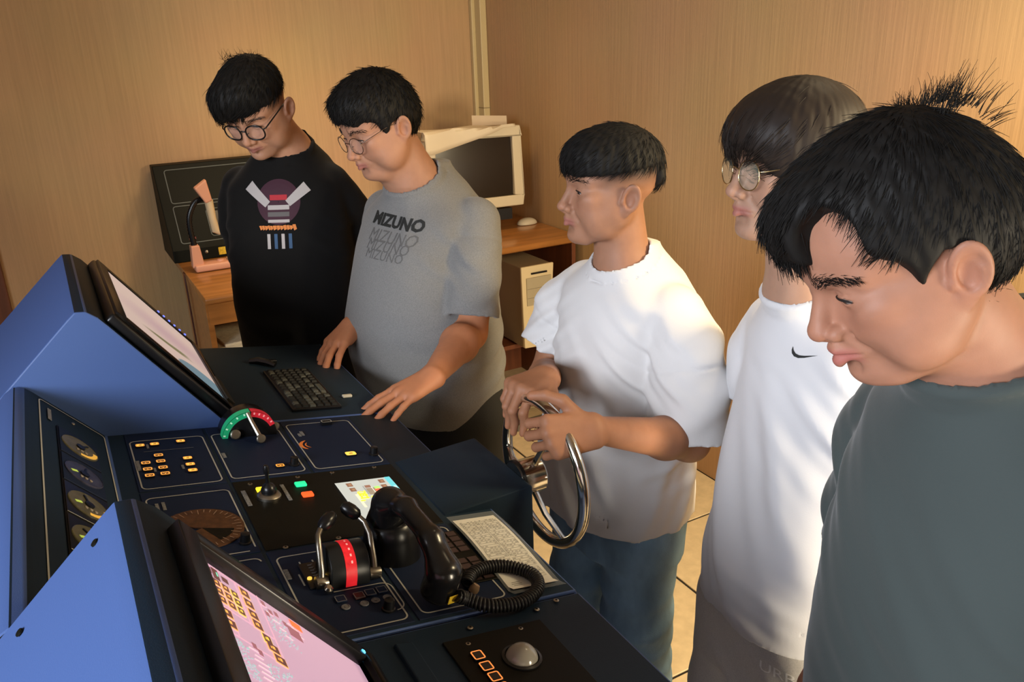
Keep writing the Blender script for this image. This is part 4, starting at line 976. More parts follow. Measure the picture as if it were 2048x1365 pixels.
# cable along the desk side and cable coil on the floor
cb = MB().tube(spline([(DX0-.002, 3.70, ZD-.005), (DX0-.006, 3.66, ZD-.03), (DX0-.006, 3.65, .60), (DX0-.006, 3.66, .25), (DX0-.010, 3.70, .006)], 30), .0035, 6).build('cable', mat('dark_red_cable', (.06, .015, .008), .5), None, True)
tag(cb, 'thin dark cable hanging down the left side of the oak desk', 'cable')
cb = MB().tube(spline([(1.72, 3.42, .006), (1.80, 3.30, .006), (1.74, 3.16, .006), (1.86, 3.05, .006), (1.96, 3.18, .006), (2.05, 3.05, .006)], 40), .006, 6).build('cable', m_blackpl, None, True)
tag(cb, 'loose black cable lying on the floor tiles below the tower computer', 'cable')
ps = MB().box((1.80, 3.10, .016), (.20, .05, .032)).build('power_strip', mat('grey_strip', (.10, .085, .06), .6), None, bevel=.004); tag(ps, 'dark grey power strip on the floor under the desk', 'power strip')
# ---------------------------------------------------------------- heads
def head_prims(S, F, q):
    """q: dict of shape parameters, all in head-local metres (x forward, y left, z up; origin between the ears at eye height)"""
    w = q.get('w', 1.); jw = q.get('jaw', 1.); ch = q.get('cheek', 1.); ns = q.get('nose', 1.)
    E = lambda c, r, op='u', k=.012, rot=None: S.ell(c, r, op, k, rot, F)
    C = lambda a, b, ra, rb, op='u', k=.01: S.cone(a, b, ra, rb, op, k, F)
    E((-.008, 0, .034), (.092, .075*w, .080))                       # cranium
    E((.034, 0, .030), (.052, .062*w, .056), k=.02)                 # forehead
    E((.030, 0, -.030), (.052, .058*w, .062), k=.02)                # face block
    E((.056, 0, -.058), (.034, .034*w, .036), k=.02)                # muzzle
    for s in (1, -1):
        C((.004, s*.054*w*jw, -.052), (.052, s*.022*jw, -.101), .017, .014, k=.022)   # jaw
        E((.042, s*.040*w, -.036), (.034, .024*ch, .030), k=.02)     # cheek
        E((.028, s*.046*w*ch, -.064), (.034, .020*ch, .032), k=.022)  # lower cheek
        E((.052, s*.046*w, -.016), (.024, .018, .014), k=.018)      # cheekbone
    E((.066, 0, -.101), (.021, .024, .016), k=.016)                 # chin
    E((.052, 0, -.082), (.030, .030, .026), k=.016)
    C((.077, -.012, .014), (.077, .012, .014), .011, .011, k=.014)
    for s in (1, -1):
        C((.078, s*.012, .015), (.062, s*.046, .015), .0095, .008, k=.014)   # brow ridge
        E((.094, s*.033, -.004), (.019, .020, .0125), 's', .014)     # socket
        E((.0655, s*.033, -.003), (.0168, .0170, .0135), k=.006)     # lids over the eye
        o = q.get('eye', .5)
        # opening between the lids
        S.ell((.083, s*.033, -.0045), (.013, .0140, .0010+.0042*o), 's', .0016, (0, 0, 0), F)
        C((.0815, s*.019, .0012+.004*o), (.0765, s*.047, .0012+.003*o), .0011, .001, 's', .002)  # lid crease
    # nose
    C((.082, 0, .004), (.1005, 0, -.034), .0066, .0082*ns, k=.012)
    E((.1015, 0, -.0395), (.0105, .0105*ns, .0088), k=.008)
    for s in (1, -1):
        E((.0900, s*.0126*ns, -.0422), (.0112, .0080, .0084), k=.004)
        C((.0930, s*.0205*ns, -.0350), (.0800, s*.0225*ns, -.0450), .0012, .0014, 's', .004)
        E((.0985, s*.0062*ns, -.0490), (.0052, .0036, .0040), 's', .003)
        C((.087, s*.023, -.046), (.076, s*.034, -.062), .0012, .0010, 's', .008)      # fold beside the mouth
    C((.096, 0, -.047), (.0875, 0, -.056), .0055, .006, k=.006)
    C((.0945, 0, -.0535), (.0945, 0, -.0590), .0014, .0016, 's', .004)    # philtrum
    # lips
    mo = q.get('mouth', 0.); lf = q.get('lips', 1.); lx = (lf-1)*.014
    for s in (1, -1):
        C((.0905+lx, s*.004, -.0635), (.0770, s*.0245, -.0680), .0060*lf, .0028, k=.005)
        C((.0890+lx, 0, -.0745-mo), (.0775, s*.0220, -.0695), .0072*lf, .0028, k=.005)
        C((.0985+lx*1.6, 0, -.0690-mo*.4), (.0790, s*.0265, -.0690), .0014+mo*.5, .0010, 's', .0022)
    C((.086, -.010, -.0835-mo), (.086, .010, -.0835-mo), .0042, .0042, 's', .012)     # below the lip
    # ears
    for s in (1, -1):
        S.ell((.000, s*.056*w, -.022), (.034, .021*w, .042), 'u', .02, None, F)           # jaw hinge / ear root
        ang = -s*.40
        e0 = V3(-.006, s*.0800*w, -.014)
        Q = np.array(Euler((s*-.10, -.16, ang)).to_matrix())
        G = (F[0] @ Q, F[0] @ e0+F[1])
        S.ell((-.009, 0, .006), (.0185, .0062, .0285), 'u', .004, None, G)
        S.ell((-.003, 0, -.022), (.0105, .0056, .0125), 'u', .006, None, G)
        S.ell((-.006, s*.0050, .002), (.0100, .0060, .0170), 's', .003, None, G)       # concha
        S.ell((-.0105, s*.0062, .0160), (.0105, .0042, .0080), 's', .003, None, G)     # scapha
        S.torus((-.009, s*.0030, .007), .0152, .0031, (math.pi/2, 0, 0), 'u', .003, G, sq=1.62)
        S.ell((.0075, s*.003, -.004), (.0038, .0042, .0060), 'u', .004, None, G)       # tragus
    return S

def neck_prims(S, F, base, r=.056, dbl=0.):
    """neck from the skull down to a world point"""
    up = F[0] @ V3(-.016, 0, -.045)+F[1]
    S.cone(up, base, r, r*1.10, 'u', .022)
    if dbl: S.ell((.030, 0, -.104), (.040, .044, .022*dbl), 'u', .03, None, F)
    return S

def head_colors(v, F, q):
    """skin colour per vertex in head-local terms: lips, flush, stubble, scalp under cropped hair"""
    L = (v-F[1]) @ F[0]; x, y, z = L.T
    base = V3(q.get('skin', (.42, .235, .15)))
    c = np.ones((len(v), 3))*base
    def blob(cx, cy, cz, rx, ry, rz):
        return np.exp(-(((x-cx)/rx)**2+((np.abs(y)-cy)/ry)**2+((z-cz)/rz)**2))
    mo = q.get('mouth', 0.)
    zc = -.0665+.0*y
    lip = np.exp(-((z-(-.0690-mo*.5))/(.0085+mo*.4))**4)*np.clip(1-(np.abs(y)/.0265)**2, 0, 1)**.6*(x > .070)
    lip = np.clip(lip*1.25, 0, 1)[:, None]
    fl = (blob(.065, .040, -.030, .04, .022, .02)*.5+blob(.105, 0, -.040, .012, .016, .012)*.45+blob(-.008, .085, -.01, .02, .012, .03)*.55)[:, None]
    c = c*(1-fl*.35)+fl*.35*base*V3(1.15, .72, .66)
    c = c*(1-lip)+lip*V3(q.get('lip', (.30, .115, .09)))
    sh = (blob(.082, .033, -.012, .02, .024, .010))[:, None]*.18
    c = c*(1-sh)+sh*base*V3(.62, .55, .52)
    st = q.get('stubble', 0.)
    if st:
        b = (np.exp(-((z+.092)/.022)**2)*np.clip((x-.0)/.05, 0, 1))[:, None]*st
        c = c*(1-b)+b*V3(.10, .07, .055)
    fd = q.get('fade')
    if fd:                     # cropped sides: (z0,z1) skin -> hair
        z0, z1, x0 = fd
        t = np.clip((z-z0)/(z1-z0), 0, 1)*np.clip((x0-x)/.018, 0, 1)*np.clip((.02-(np.abs(x+.008)*0))/.02, 0, 1)
        t = (t*np.clip((np.hypot(x+.008, y)-.045)/.01, 0, 1))[:, None]
        ear = (np.abs(y) > .080) & (z < .016)
        t[ear] = 0
        c = c*(1-t*.93)+t*.93*V3(.016, .013, .012)
    return c

def tapered_strands(mb, roots, dirs, lens, rad, droop, n=5, curl=None, rng=None):
    """three-sided tapering hairs; roots/dirs arrays"""
    m = len(roots); P = [np.array(roots)]; D = np.array(dirs, float)
    step = (np.array(lens)/(n-1))[:, None]
    for i in range(n-1):
        D = D+droop[None, :]*(step/.02)
        if curl is not None: D = D+curl*(step/.02)
        D /= np.linalg.norm(D, axis=1)[:, None]; P.append(P[-1]+D*step)
    P = np.stack(P, 1)
    T = P[:, -1]-P[:, 0]; T /= np.linalg.norm(T, axis=1)[:, None]
    a = np.cross(T, rng.normal(size=(m, 3))); a /= np.linalg.norm(a, axis=1)[:, None]; b = np.cross(T, a)
    rr = np.array(rad)[:, None]*np.linspace(1, .18, n)[None, :]**.8
    V = []
    for k in range(3):
        q = 2*math.pi*k/3
        V.append(P+(math.cos(q)*a+math.sin(q)*b)[:, None, :]*rr[..., None])
    V = np.stack(V, 2).reshape(-1, 3)                     # m,n,3
    base = (np.arange(m)*n*3)[:, None, None]
    i = np.arange(n-1)[None, :, None]*3; k = np.arange(3)[None, None, :]
    f = np.stack([base+i+k, base+i+(k+1) % 3, base+i+3+(k+1) % 3, base+i+3+k], -1).reshape(-1, 4)
    mb.append((V, f))

def join_arrays(parts):
    o = 0; vs = []; fs = []
    for v, f in parts:
        vs.append(v); fs.append(f+o); o += len(v)
    return np.concatenate(vs), np.concatenate(fs)
# ================================================================ people
def Rz(a):
    a = math.radians(a); return np.array([[math.cos(a), -math.sin(a), 0], [math.sin(a), math.cos(a), 0], [0, 0, 1.]])
def head_frame(yaw, pitch, roll, T):
    y, p, r = (math.radians(q) for q in (yaw, pitch, roll))
    Ry = np.array([[math.cos(p), 0, math.sin(p)], [0, 1, 0], [-math.sin(p), 0, math.cos(p)]])
    Rx = np.array([[1, 0, 0], [0, math.cos(r), -math.sin(r)], [0, math.sin(r), math.cos(r)]])
    return (Rz(yaw) @ Ry @ Rx, V3(T))
def rot_about(v, ax, a):
    ax = nrm(ax); return v*math.cos(a)+np.cross(ax, v)*math.sin(a)+ax*(ax@v)*(1-math.cos(a))

def hand_prims(S, wrist, f, n, s, curl, spread=.06, thumb=((.55, .75, -.25), (.85, .35, -.2), (.95, .1, -.25)), sc=1., tips=None):
    """f: wrist to knuckles, n: out of the back of the hand, s: towards the thumb; curl: per finger (mcp, pip, dip) degrees"""
    f = nrm(f); n = nrm(n-f*(n@f)); s0 = nrm(np.cross(n, f)); s = s0 if s0@V3(s) > 0 else -s0
    W = V3(wrist)
    ks = []
    for off, ln in ((.0265, .086), (.0055, .090), (-.0150, .084), (-.0330, .074)):
        k = W+(f*ln+s*off+n*(.004-abs(off-.002)*.12))*sc; ks.append(k)
        S.cone(W+s*off*.55*sc, k, .0165*sc, .0118*sc, 'u', .014)
    S.ell(W+(f*.045+s*.004-n*.004)*sc, (.034*sc,)*3, 'u', .012) if False else None
    S.cone(W+(f*.022+s*.014-n*.008)*sc, W+(f*.055+s*.016-n*.008)*sc, .016*sc, .015*sc, 'u', .012)
    nails = []
    for i, (k, lens, r) in enumerate(zip(ks, ((.041, .025, .021), (.045, .029, .022), (.042, .027, .021), (.033, .020, .019)), (.0094, .0097, .0090, .0080))):
        d = rot_about(f, n, (1 if np.cross(n, f)@s > 0 else -1)*spread*(1.5-i)*.9)
        ax = np.cross(d, n); p = k; rr = r*sc
        for j in range(3):
            d = rot_about(d, ax, -math.radians(curl[i][j])) if np.cross(ax, d)@n > 0 else rot_about(d, ax, math.radians(curl[i][j]))
            q = p+d*lens[j]*sc; r2 = rr*(.93 if j < 2 else .84)
            S.cone(p, q, rr, r2, 'u', .0035 if j else .005); p = q; rr = r2
            nn = np.cross(ax, d); nn = nn if j < 0 else nn
        nails.append((p, d, ax, rr))
    p = W+(f*.020+s*.024-n*.006)*sc; rr = .0145*sc
    for j, (l, t) in enumerate(zip((.044, .032, .026), thumb)):
        d = nrm(f*t[0]+s*t[1]+n*t[2]); q = p+d*l*sc; r2 = (.0118, .0102, .0088)[j]*sc
        S.cone(p, q, rr, r2, 'u', .008 if j == 0 else .004); p = q; rr = r2
    nails.append((p, d, np.cross(d, n), rr))
    return nails

def fold(c, k, amp, width, ph=0., F=None, sharp=1.):
    """ridged folds: wave vector k at centre c, gaussian width; returns displacement fn"""
    c = V3(c); k = V3(k)
    def fn(P):
        q = P-c; w = np.exp(-(q*q).sum(-1)/(width*width)); t = q@k+ph
        return amp*w*(np.sin(t)*.7+np.sin(t*2.1+1.3)*.3)
    return fn, c, width*2.2

def sleeve_prim(S, sl):
    """sleeve with its own open cuff, joined smoothly to the trunk"""
    pts = [np.array(p, np.float32) for p in sl['pts']]; rad = sl['rad']; n_ = len(pts)
    d = nrm(pts[-1]-pts[-2]).astype(np.float32); d = nrm(d+V3(sl.get('cuff', (0, 0, 0)))).astype(np.float32); cut = pts[-1]
    wr = sl.get('wr', .004); ph = sl.get('ph', 0.); seam = sl.get('seam')
    ax0 = nrm(pts[-1]-pts[0]).astype(np.float32); sd = nrm(np.cross(ax0, (0, 1, .3))).astype(np.float32); st = np.cross(sd, ax0).astype(np.float32)
    def fn(P):
        m = None
        for i in range(n_-1):
            a, b = pts[i], pts[i+1]; ba = b-a; q = P-a; h = np.clip((q@ba)/float(ba@ba), 0, 1 if i < n_-2 else 1.6)
            w = q-h[..., None]*ba; e = np.sqrt((w*w).sum(-1))-(rad[i]+(rad[i+1]-rad[i])*h)
            m = e if m is None else np.minimum(m, e)
        t = (P-pts[0])@ax0; u = (P-pts[0])@sd; v = (P-pts[0])@st
        m = m+wr*(np.sin(t*62+u*40+ph)*.6+np.sin(t*38-v*55+ph*2)*.4)*np.clip(t/.08, 0, 1)
        if seam: m = m+.0022*np.exp(-((t-seam)/.0035)**2)
        e = (P-cut)@d
        return np.maximum(np.maximum(m, e), -np.maximum(m+.011, -(e+.022)))
    c = sum(pts)/n_; R_ = max(np.linalg.norm(p-c) for p in pts)+max(rad)+.02
    S.custom(fn, c, R_, 'u', sl.get('k', .012))

def shirt(P, cfg, root, B):
    """knitted T-shirt: trunk, two sleeves, ribbed collar, open at hem and cuffs"""
    S = Sdf(); lev = [list(r) for r in cfg['lev']]
    zs, zn, bs, a1, xs = cfg['top']           # acromion height, neck-side height, half width at the acromion, depth there, x
    for t in (.0, .25, .5, .75, 1., 1.12): lev.append([zs+(zn-zs)*t, xs-.004*t, 0, a1*(1-.46*t), bs+(.055-bs)*min(t, 1)**.85])
    S.loft(lev, 'u', .01, B, cfg.get('n', 2.4))
    for sl in cfg['sleeves'].values(): sleeve_prim(S, sl)
    for fn, c, w in cfg.get('folds', ()): S.disp(fn, c, w, B)
    z0 = lev[0][0]
    S.loft([[z0-.03]+lev[0][1:3]+[lev[0][3]-.009, lev[0][4]-.009], [z0+.05]+lev[0][1:3]+[lev[0][3]-.009, lev[0][4]-.009]], 's', .004, B, cfg.get('n', 2.4))
    # neck opening and ribbed collar
    c, tl, nr, sd = cfg['neck']; c = V3(c); nz = B[0] @ V3(math.sin(tl), sd, math.cos(tl)); nz = nrm(nz); fx = nrm(B[0] @ V3(1, 0, 0)-nz*(nz@(B[0] @ V3(1, 0, 0))))
    Q = np.column_stack([fx, np.cross(nz, fx), nz])
    S.cone(c-nz*.012, c-nz*.085-fx*.012, nr+.006, nr+.040, 'u', .030)
    S.cone(c-nz*.035, c+nz*.12, nr-.003, nr+.004, 's', .006)
    S.torus((0, 0, 0), nr+.001, .0058, None, 'u', .005, (Q, c+nz*.001), sq=cfg.get('ribsq', 1.04))
    S.torus((0, 0, 0), nr+.0135, .0016, None, 's', .003, (Q, c-nz*.006), sq=cfg.get('ribsq', 1.04))
    lo, hi = cfg['box']
    v, f = S.mesh(lo, hi, cfg.get('h', .005), B)
    return link_mesh(cfg.get('name', 't_shirt'), v, f, cfg['mat'], root, True)

def trousers(cfg, root, B):
    S = Sdf(); S.loft(cfg['lev'], 'u', .01, B, 2.3)
    for leg in cfg['legs']: S.chain([V3(p) for p in leg['pts']], leg['rad'], 'u', .03, B)
    for fn, c, w in cfg.get('folds', ()): S.disp(fn, c, w, B)
    lo, hi = cfg['box']
    v, f = S.mesh(lo, hi, cfg.get('h', .008), B)
    o = link_mesh(cfg.get('name', 'trousers'), v, f, cfg['mat'], root, True)
    for leg in cfg['legs']:
        a = B[0] @ V3(leg['pts'][-1])+B[1]; fw = B[0] @ V3(1, 0, 0)
        T = Sdf(); T.cone(a*V3(1, 1, 0)+V3(0, 0, .045)-fw*.02, a*V3(1, 1, 0)+V3(0, 0, .038)+fw*.15, .042, .036, 'u', .02); T.cone(a*V3(1, 1, 0)+V3(0, 0, .10), a*V3(1, 1, 0)+V3(0, 0, .05), .042, .045, 'u', .02)
        T.plane((0, 0, .001), (0, 0, -1), a*V3(1, 1, 0)+fw*.07-V3(0, 0, .15), .25, .004)
        c = a*V3(1, 1, 0)+fw*.07
        v, f = T.mesh(c-V3(.18, .18, .01), c+V3(.18, .18, .16), .008); link_mesh('shoe', v, f, cfg['shoe'], root, True)
    return o

m_skin = mat('skin', (.42, .235, .15), .55, attr=True, sss=.12, bump=(700, .08), spec=.35, var=(55, .05))
m_hair = mat('black_hair', (.0075, .0068, .0062), .62, spec=.22)
m_hairb = mat('dark_brown_hair', (.018, .012, .009), .55, spec=.3)
m_eye = mat('eyeball', (1, 1, 1), .12, attr=True)
m_lash = mat('lash', (.012, .009, .008), .6)

def eyes(F, q, root):
    gz = nrm(V3(q.get('gaze', (1, 0, -.25))))
    for s in (1, -1):
        c = V3(.0665, s*.033, -.0035); n_ = 20; mm = 12; vs = []; cs = []
        for i in range(mm+1):
            th = math.pi*.5*i/mm*1.15
            for k in range(n_):
                a = 2*math.pi*k/n_; d = V3(math.cos(th), math.sin(th)*math.cos(a), math.sin(th)*math.sin(a)); vs.append(F[0] @ (c+.0137*d)+F[1])
                g = math.degrees(math.acos(min(1, max(-1, d@gz)))); cs.append((.010, .007, .006) if g < 25 else (.42, .36, .32))
        fs = np.array([(i*n_+k, i*n_+(k+1) % n_, (i+1)*n_+(k+1) % n_, (i+1)*n_+k) for i in range(mm) for k in range(n_)])
        link_mesh('eye', np.array(vs), fs, m_eye, root, True, np.array(cs))
        # upper lash line
        o = q.get('eye', .5); pts = [F[0] @ V3(.0822-.0060*((t)/.014)**2*.75+.0006, s*(.033+t), -.0045+(.0012+.0042*o)*math.sqrt(max(0, 1-(t/.0150)**2)))+F[1] for t in np.linspace(-.0140, .0148, 9)]
        MB().tube(pts, [.0004, .0007, .0009, .0010, .0011, .0012, .0012, .0010, .0005], 6).build('eyelashes', m_lash, root, True)

def eyebrows(F, q, root, kd, verts, rng):
    for s in (1, -1):
        parts = []
        n_ = q.get('brown', 230); t = rng.random(n_)**.9
        y = .012+.038*t; zc = .0155+.0055*np.sin(t*math.pi*.62)-.003*t**3; x = .088-.026*t**2
        w = (1-.55*t)*.0042*q.get('browth', 1.)
        L = np.stack([x, s*y, zc+rng.normal(size=n_)*w*.55], 1); Pw = L @ F[0].T+F[1]
        R_ = np.array([kd.find(Vector(p))[0] for p in Pw]); nr = nrm(F[0] @ V3(1, 0, 0))
        d = np.stack([np.full(n_, -.12), s*(.55+.6*t), .55*(1-t)-.25*t], 1)+rng.normal(size=(n_, 3))*.16; d /= np.linalg.norm(d, axis=1)[:, None]
        d = d @ F[0].T+nr*.10
        tapered_strands(parts, R_-d*.001, d, rng.uniform(.006, .0095, n_), np.full(n_, .00034), np.zeros(3), 3, None, rng)
        v, f = join_arrays(parts); link_mesh('eyebrow', v, f, m_lash, root, True)

def hair(F, q, root, rng):
    """cap volume + combed strands + optional fringe locks and spikes"""
    S = Sdf(); q['cap'](S, F)
    nz = q.get('hnoise', .0012); ph = rng.random(8)*6
    def dn(L):
        a = np.arctan2(L[..., 1], L[..., 0]+.02)
        return nz*(np.sin(a*31+ph[0]+L[..., 2]*60)+.8*np.sin(a*53+ph[1]-L[..., 2]*40)+.7*np.sin(L[..., 0]*300+L[..., 1]*170+ph[2]))*.5
    S.disp(dn, (0, 0, .04), .16, F)
    v, f = S.mesh((-.145, -.125, -.13), (.135, .125, .165), q.get('hh', .0028), F)
    parts = [(v, f)]; L = (v-F[1]) @ F[0]
    # normals
    nv = np.zeros_like(v); fn = np.cross(v[f[:, 2]]-v[f[:, 0]], v[f[:, 3]]-v[f[:, 1]])
    for k in range(4): np.add.at(nv, f[:, k], fn)
    nv /= np.linalg.norm(nv, axis=1)[:, None]+1e-12
    cw = V3(q.get('crown', (-.055, 0, .10)))
    def flow(Ls):
        d = Ls-cw; d[:, 2] -= .02; fwd = np.clip((Ls[:, 0]-.0)/.08, 0, 1)[:, None]*V3(q.get('comb', (.6, 0, -.5))); d = d/(np.linalg.norm(d, axis=1)[:, None]+1e-9)+fwd
        return d
    m = q.get('strands', 2600)
    rad_ = v-F[1]-F[0] @ V3(-.008, 0, .03); rad_ /= np.linalg.norm(rad_, axis=1)[:, None]
    out = ((nv*rad_).sum(1) > q.get('nthr', .82)) & (((L[:, 0]+.008)/.092)**2+(L[:, 1]/.077)**2+((L[:, 2]-.034)/.080)**2 > 1.06) & ((L[:, 0]-.004)**2+(np.abs(L[:, 1])-.080)**2+(L[:, 2]+.006)**2 > q.get('earclear', .036)**2)
    cand = np.where(out)[0]; ii = rng.choice(cand, m)
    d = flow(L[ii].copy()) @ F[0].T; nn = nv[ii]; d -= nn*(d*nn).sum(1)[:, None]; d /= np.linalg.norm(d, axis=1)[:, None]+1e-9
    d = d+nn*q.get('lift', .10)+rng.normal(size=(m, 3))*q.get('mess', .12); d /= np.linalg.norm(d, axis=1)[:, None]
    ln = q.get('slen', .028)*rng.uniform(.6, 1.2, m)
    tapered_strands(parts, v[ii]-nn*.001, d, ln, np.full(m, q.get('srad', .0008)), -V3(nn.mean(0))*0+V3(0, 0, -.05), 5, -nn*q.get('hug', .14), rng)
    for fr in q.get('locks', ()):           # explicit locks: (roots fn) in head space
        R_, D_, ln, rad, droop, curl = fr(rng)
        tapered_strands(parts, R_ @ F[0].T+F[1], D_ @ F[0].T, ln, rad, F[0] @ V3(droop), 7, None if curl is None else curl @ F[0].T, rng)
    v, f = join_arrays(parts)
    return link_mesh('hair', v, f, q.get('hmat', m_hair), root, True)

def glasses(F, root, kind, ear_z=-.002):
    """kind: dict(mat, r, w, h, thick, x)"""
    fr = MB(); lens = []
    cx = kind.get('cx', .0335); rw, rh, x0 = kind['w'], kind['h'], kind['x']; zc = kind.get('z', -.009); n_ = 40
    sq = kind.get('sq', 2.2); tilt = kind.get('tilt', -.10)
    def lp(s, a, k=1.):
        c, d = math.cos(a), math.sin(a); e = 2/sq
        y = rw*k*math.copysign(abs(c)**e, c); z = rh*k*math.copysign(abs(d)**e, d)
        if kind.get('brow') and z > 0: z *= .92
        return F[0] @ V3(x0-abs(cx+s*0+y*s*s if s > 0 else cx-y)*.16+tilt*-z*1.0*.0-.10*z*-1*tilt, s*cx+y, zc+z)+F[1]
    for s in (1, -1):
        ring = [lp(s, 2*math.pi*i/n_) for i in range(n_+1)]
        fr.tube(ring, kind['thick'], 8, False)
        c = sum(ring[:-1])/n_
        lens.append((c, ring[:-1]))
    a = lp(1, math.pi, 1.); b = lp(-1, 0, 1.)
    fr.tube([a+F[0] @ V3(0, 0, .006), (a+b)/2+F[0] @ V3(.004, 0, .010), b+F[0] @ V3(0, 0, .006)], kind['thick']*.95, 8)
    for s in (1, -1):
        h = lp(s, 0 if s > 0 else math.pi)+F[0] @ V3(0, 0, .008)
        ez = kind.get('ez', .004); yw = kind.get('yw', .0775)
        fr.tube([h, h+F[0] @ V3(-.004, s*.006, .001), F[0] @ V3(.030, s*yw, ez+.004)+F[1], F[0] @ V3(-.004, s*(yw+.002), ez+.003)+F[1], F[0] @ V3(-.020, s*(yw-.001), ez-.022)+F[1]], kind.get('arm', kind['thick']*.9), 8)
        # nose pads
        pz = F[0] @ V3(x0-.010, s*.010, zc-.004)+F[1]
        fr.tube([lp(s, math.pi if s > 0 else 0, .98)+F[0] @ V3(-.001, 0, -.003), pz], kind['thick']*.5, 6)
    g = fr.build('glasses', kind['mat'], root, True, ang=60)
    for c, ring in lens:
        fx = F[0] @ V3(1, 0, 0)
        o = MB().add([c+fx*.001]+ring, [(0, 1+(i+1) % n_, 1+i) for i in range(n_)]).build('lens', kind['lens'], g, True)
    return g

def person(name_label, q, F, B, arms, sh, tr, hq, extra=None, seed=1):
    """skin body (head, neck, trunk, arms with hands) as one mesh; clothes, hair, eyes as children"""
    rng = np.random.default_rng(seed)
    nb = V3(q['neckbase'])
    S = Sdf(); neck_prims(S, F, nb, q.get('neckr', .055), q.get('dbl', 0.)); head_prims(S, F, q)
    S.cone(nb, nb-V3(0, 0, .05), q.get('neckr', .055)*1.1, .050, 'u', .02)
    # base of the neck inside the collar ring
    nc, tl, nr_, sd_ = sh['neck']; nz = nrm(B[0] @ V3(math.sin(tl), sd_, math.cos(tl))); Qn = np.array(Vector(nz).to_track_quat('Z', 'Y').to_matrix())
    S.ell((0, 0, -.024), (nr_-.004, nr_-.004, .022), 'u', .014, None, (Qn, V3(nc)))
    parts = []; cols = []
    v, f = S.mesh((-q.get('backx', .125), -.115, -q.get('down', .215)), (.130, .115, .130), q.get('hres', .0024), F)
    hv = v
    parts.append((v, f)); cols.append(head_colors(v, F, q))
    base = V3(q.get('skin', (.42, .235, .15))); askin = V3(q.get('armskin', base))
    T = Sdf(); c0 = B[0] @ V3(0, 0, 0)+B[1]
    T.cone(nb-V3(0, 0, .06), c0*V3(1, 1, 0)+V3(0, 0, 1.0), .040, .080, 'u', .03); 
    for a in arms: T.cone(nb-V3(0, 0, .12), V3(a['sh'])-V3(0, 0, .06), .034, .028, 'u', .03)
    v, f = T.mesh(nb-V3(.3, .3, .55), nb+V3(.3, .3, .05), .016); parts.append((v, f)); cols.append(np.ones((len(v), 3))*base)
    for a in arms:
        A = Sdf(); sp, el, wr = V3(a['sh']), V3(a['el']), V3(a['wr']); th = a.get('thick', 1.)
        A.cone(sp*.5+el*.5, el, .046*th, .041*th, 'u', .02); A.cone(sp-V3(0, 0, .045), sp*.5+el*.5, .034*th, .044*th, 'u', .02); m_ = el*.72+wr*.28
        A.cone(el, m_, .040*th, .041*th, 'u', .02); A.cone(m_, wr, .041*th, .0245*th**.5, 'u', .02, None, None)
        nails = hand_prims(A, wr, a['f'], a['n'], a['s'], a['curl'], a.get('spread', .06), a.get('thumb', ((.55, .75, -.25), (.85, .35, -.2), (.95, .1, -.25))), a.get('sc', 1.))
        pts = np.array([sp, el, wr, wr+nrm(a['f'])*.19*a.get('sc', 1.)]); lo = pts.min(0)-.075; hi = pts.max(0)+.075
        v, f = A.mesh(lo, hi, a.get('h', .0032)); parts.append((v, f))
        c = np.ones((len(v), 3))*askin
        for (p, d, ax, rr) in nails:
            g = np.exp(-((v-p)**2).sum(1)/(.011**2))[:, None]; c = c*(1-g*.45)+g*.45*askin*V3(1.25, 1.05, 1.0)
        cols.append(c)
    v, f = join_arrays(parts)
    root = link_mesh('person', v, f, m_skin, None, True, np.concatenate(cols)); tag(root, name_label, 'person', None)
    kd = KDTree(len(hv[::2]))
    for i, p in enumerate(hv[::2]): kd.insert(p, i)
    kd.balance()
    eyes(F, q, root); eyebrows(F, q, root, kd, hv, rng); hair(F, hq, root, rng)
    so = shirt(None, sh, root, B); to = trousers(tr, root, B)
    return root, so, to

def decal(name, mesh_ob_list, target, origin, direction, offset=.0012):
    """press flat print onto cloth: project vertices of meshes along direction onto target surface"""
    bm = bmesh.new(); bm.from_mesh(target.data); bvh = BVHTree.FromBMesh(bm); bm.free()
    d = Vector(direction).normalized()
    for ob in mesh_ob_list:
        for v in ob.data.vertices:
            p = ob.matrix_basis @ v.co; hit, nn, _, _ = bvh.ray_cast(p-d*.25, d)
            if hit is not None: v.co = hit-d*offset
            else: v.co = p
        ob.matrix_basis = Matrix.Identity(4)
RELAX = ((20, 30, 20), (22, 34, 22), (25, 36, 24), (28, 38, 24))
FIST = ((62, 88, 50), (66, 92, 50), (70, 92, 50), (72, 90, 48))
FLAT = ((6, 10, 4), (4, 8, 4), (5, 9, 4), (8, 10, 6))
def frame(yaw, x, y): return (Rz(yaw), V3(x, y, 0))
def loc(B, p): return B[0] @ V3(p)+B[1]
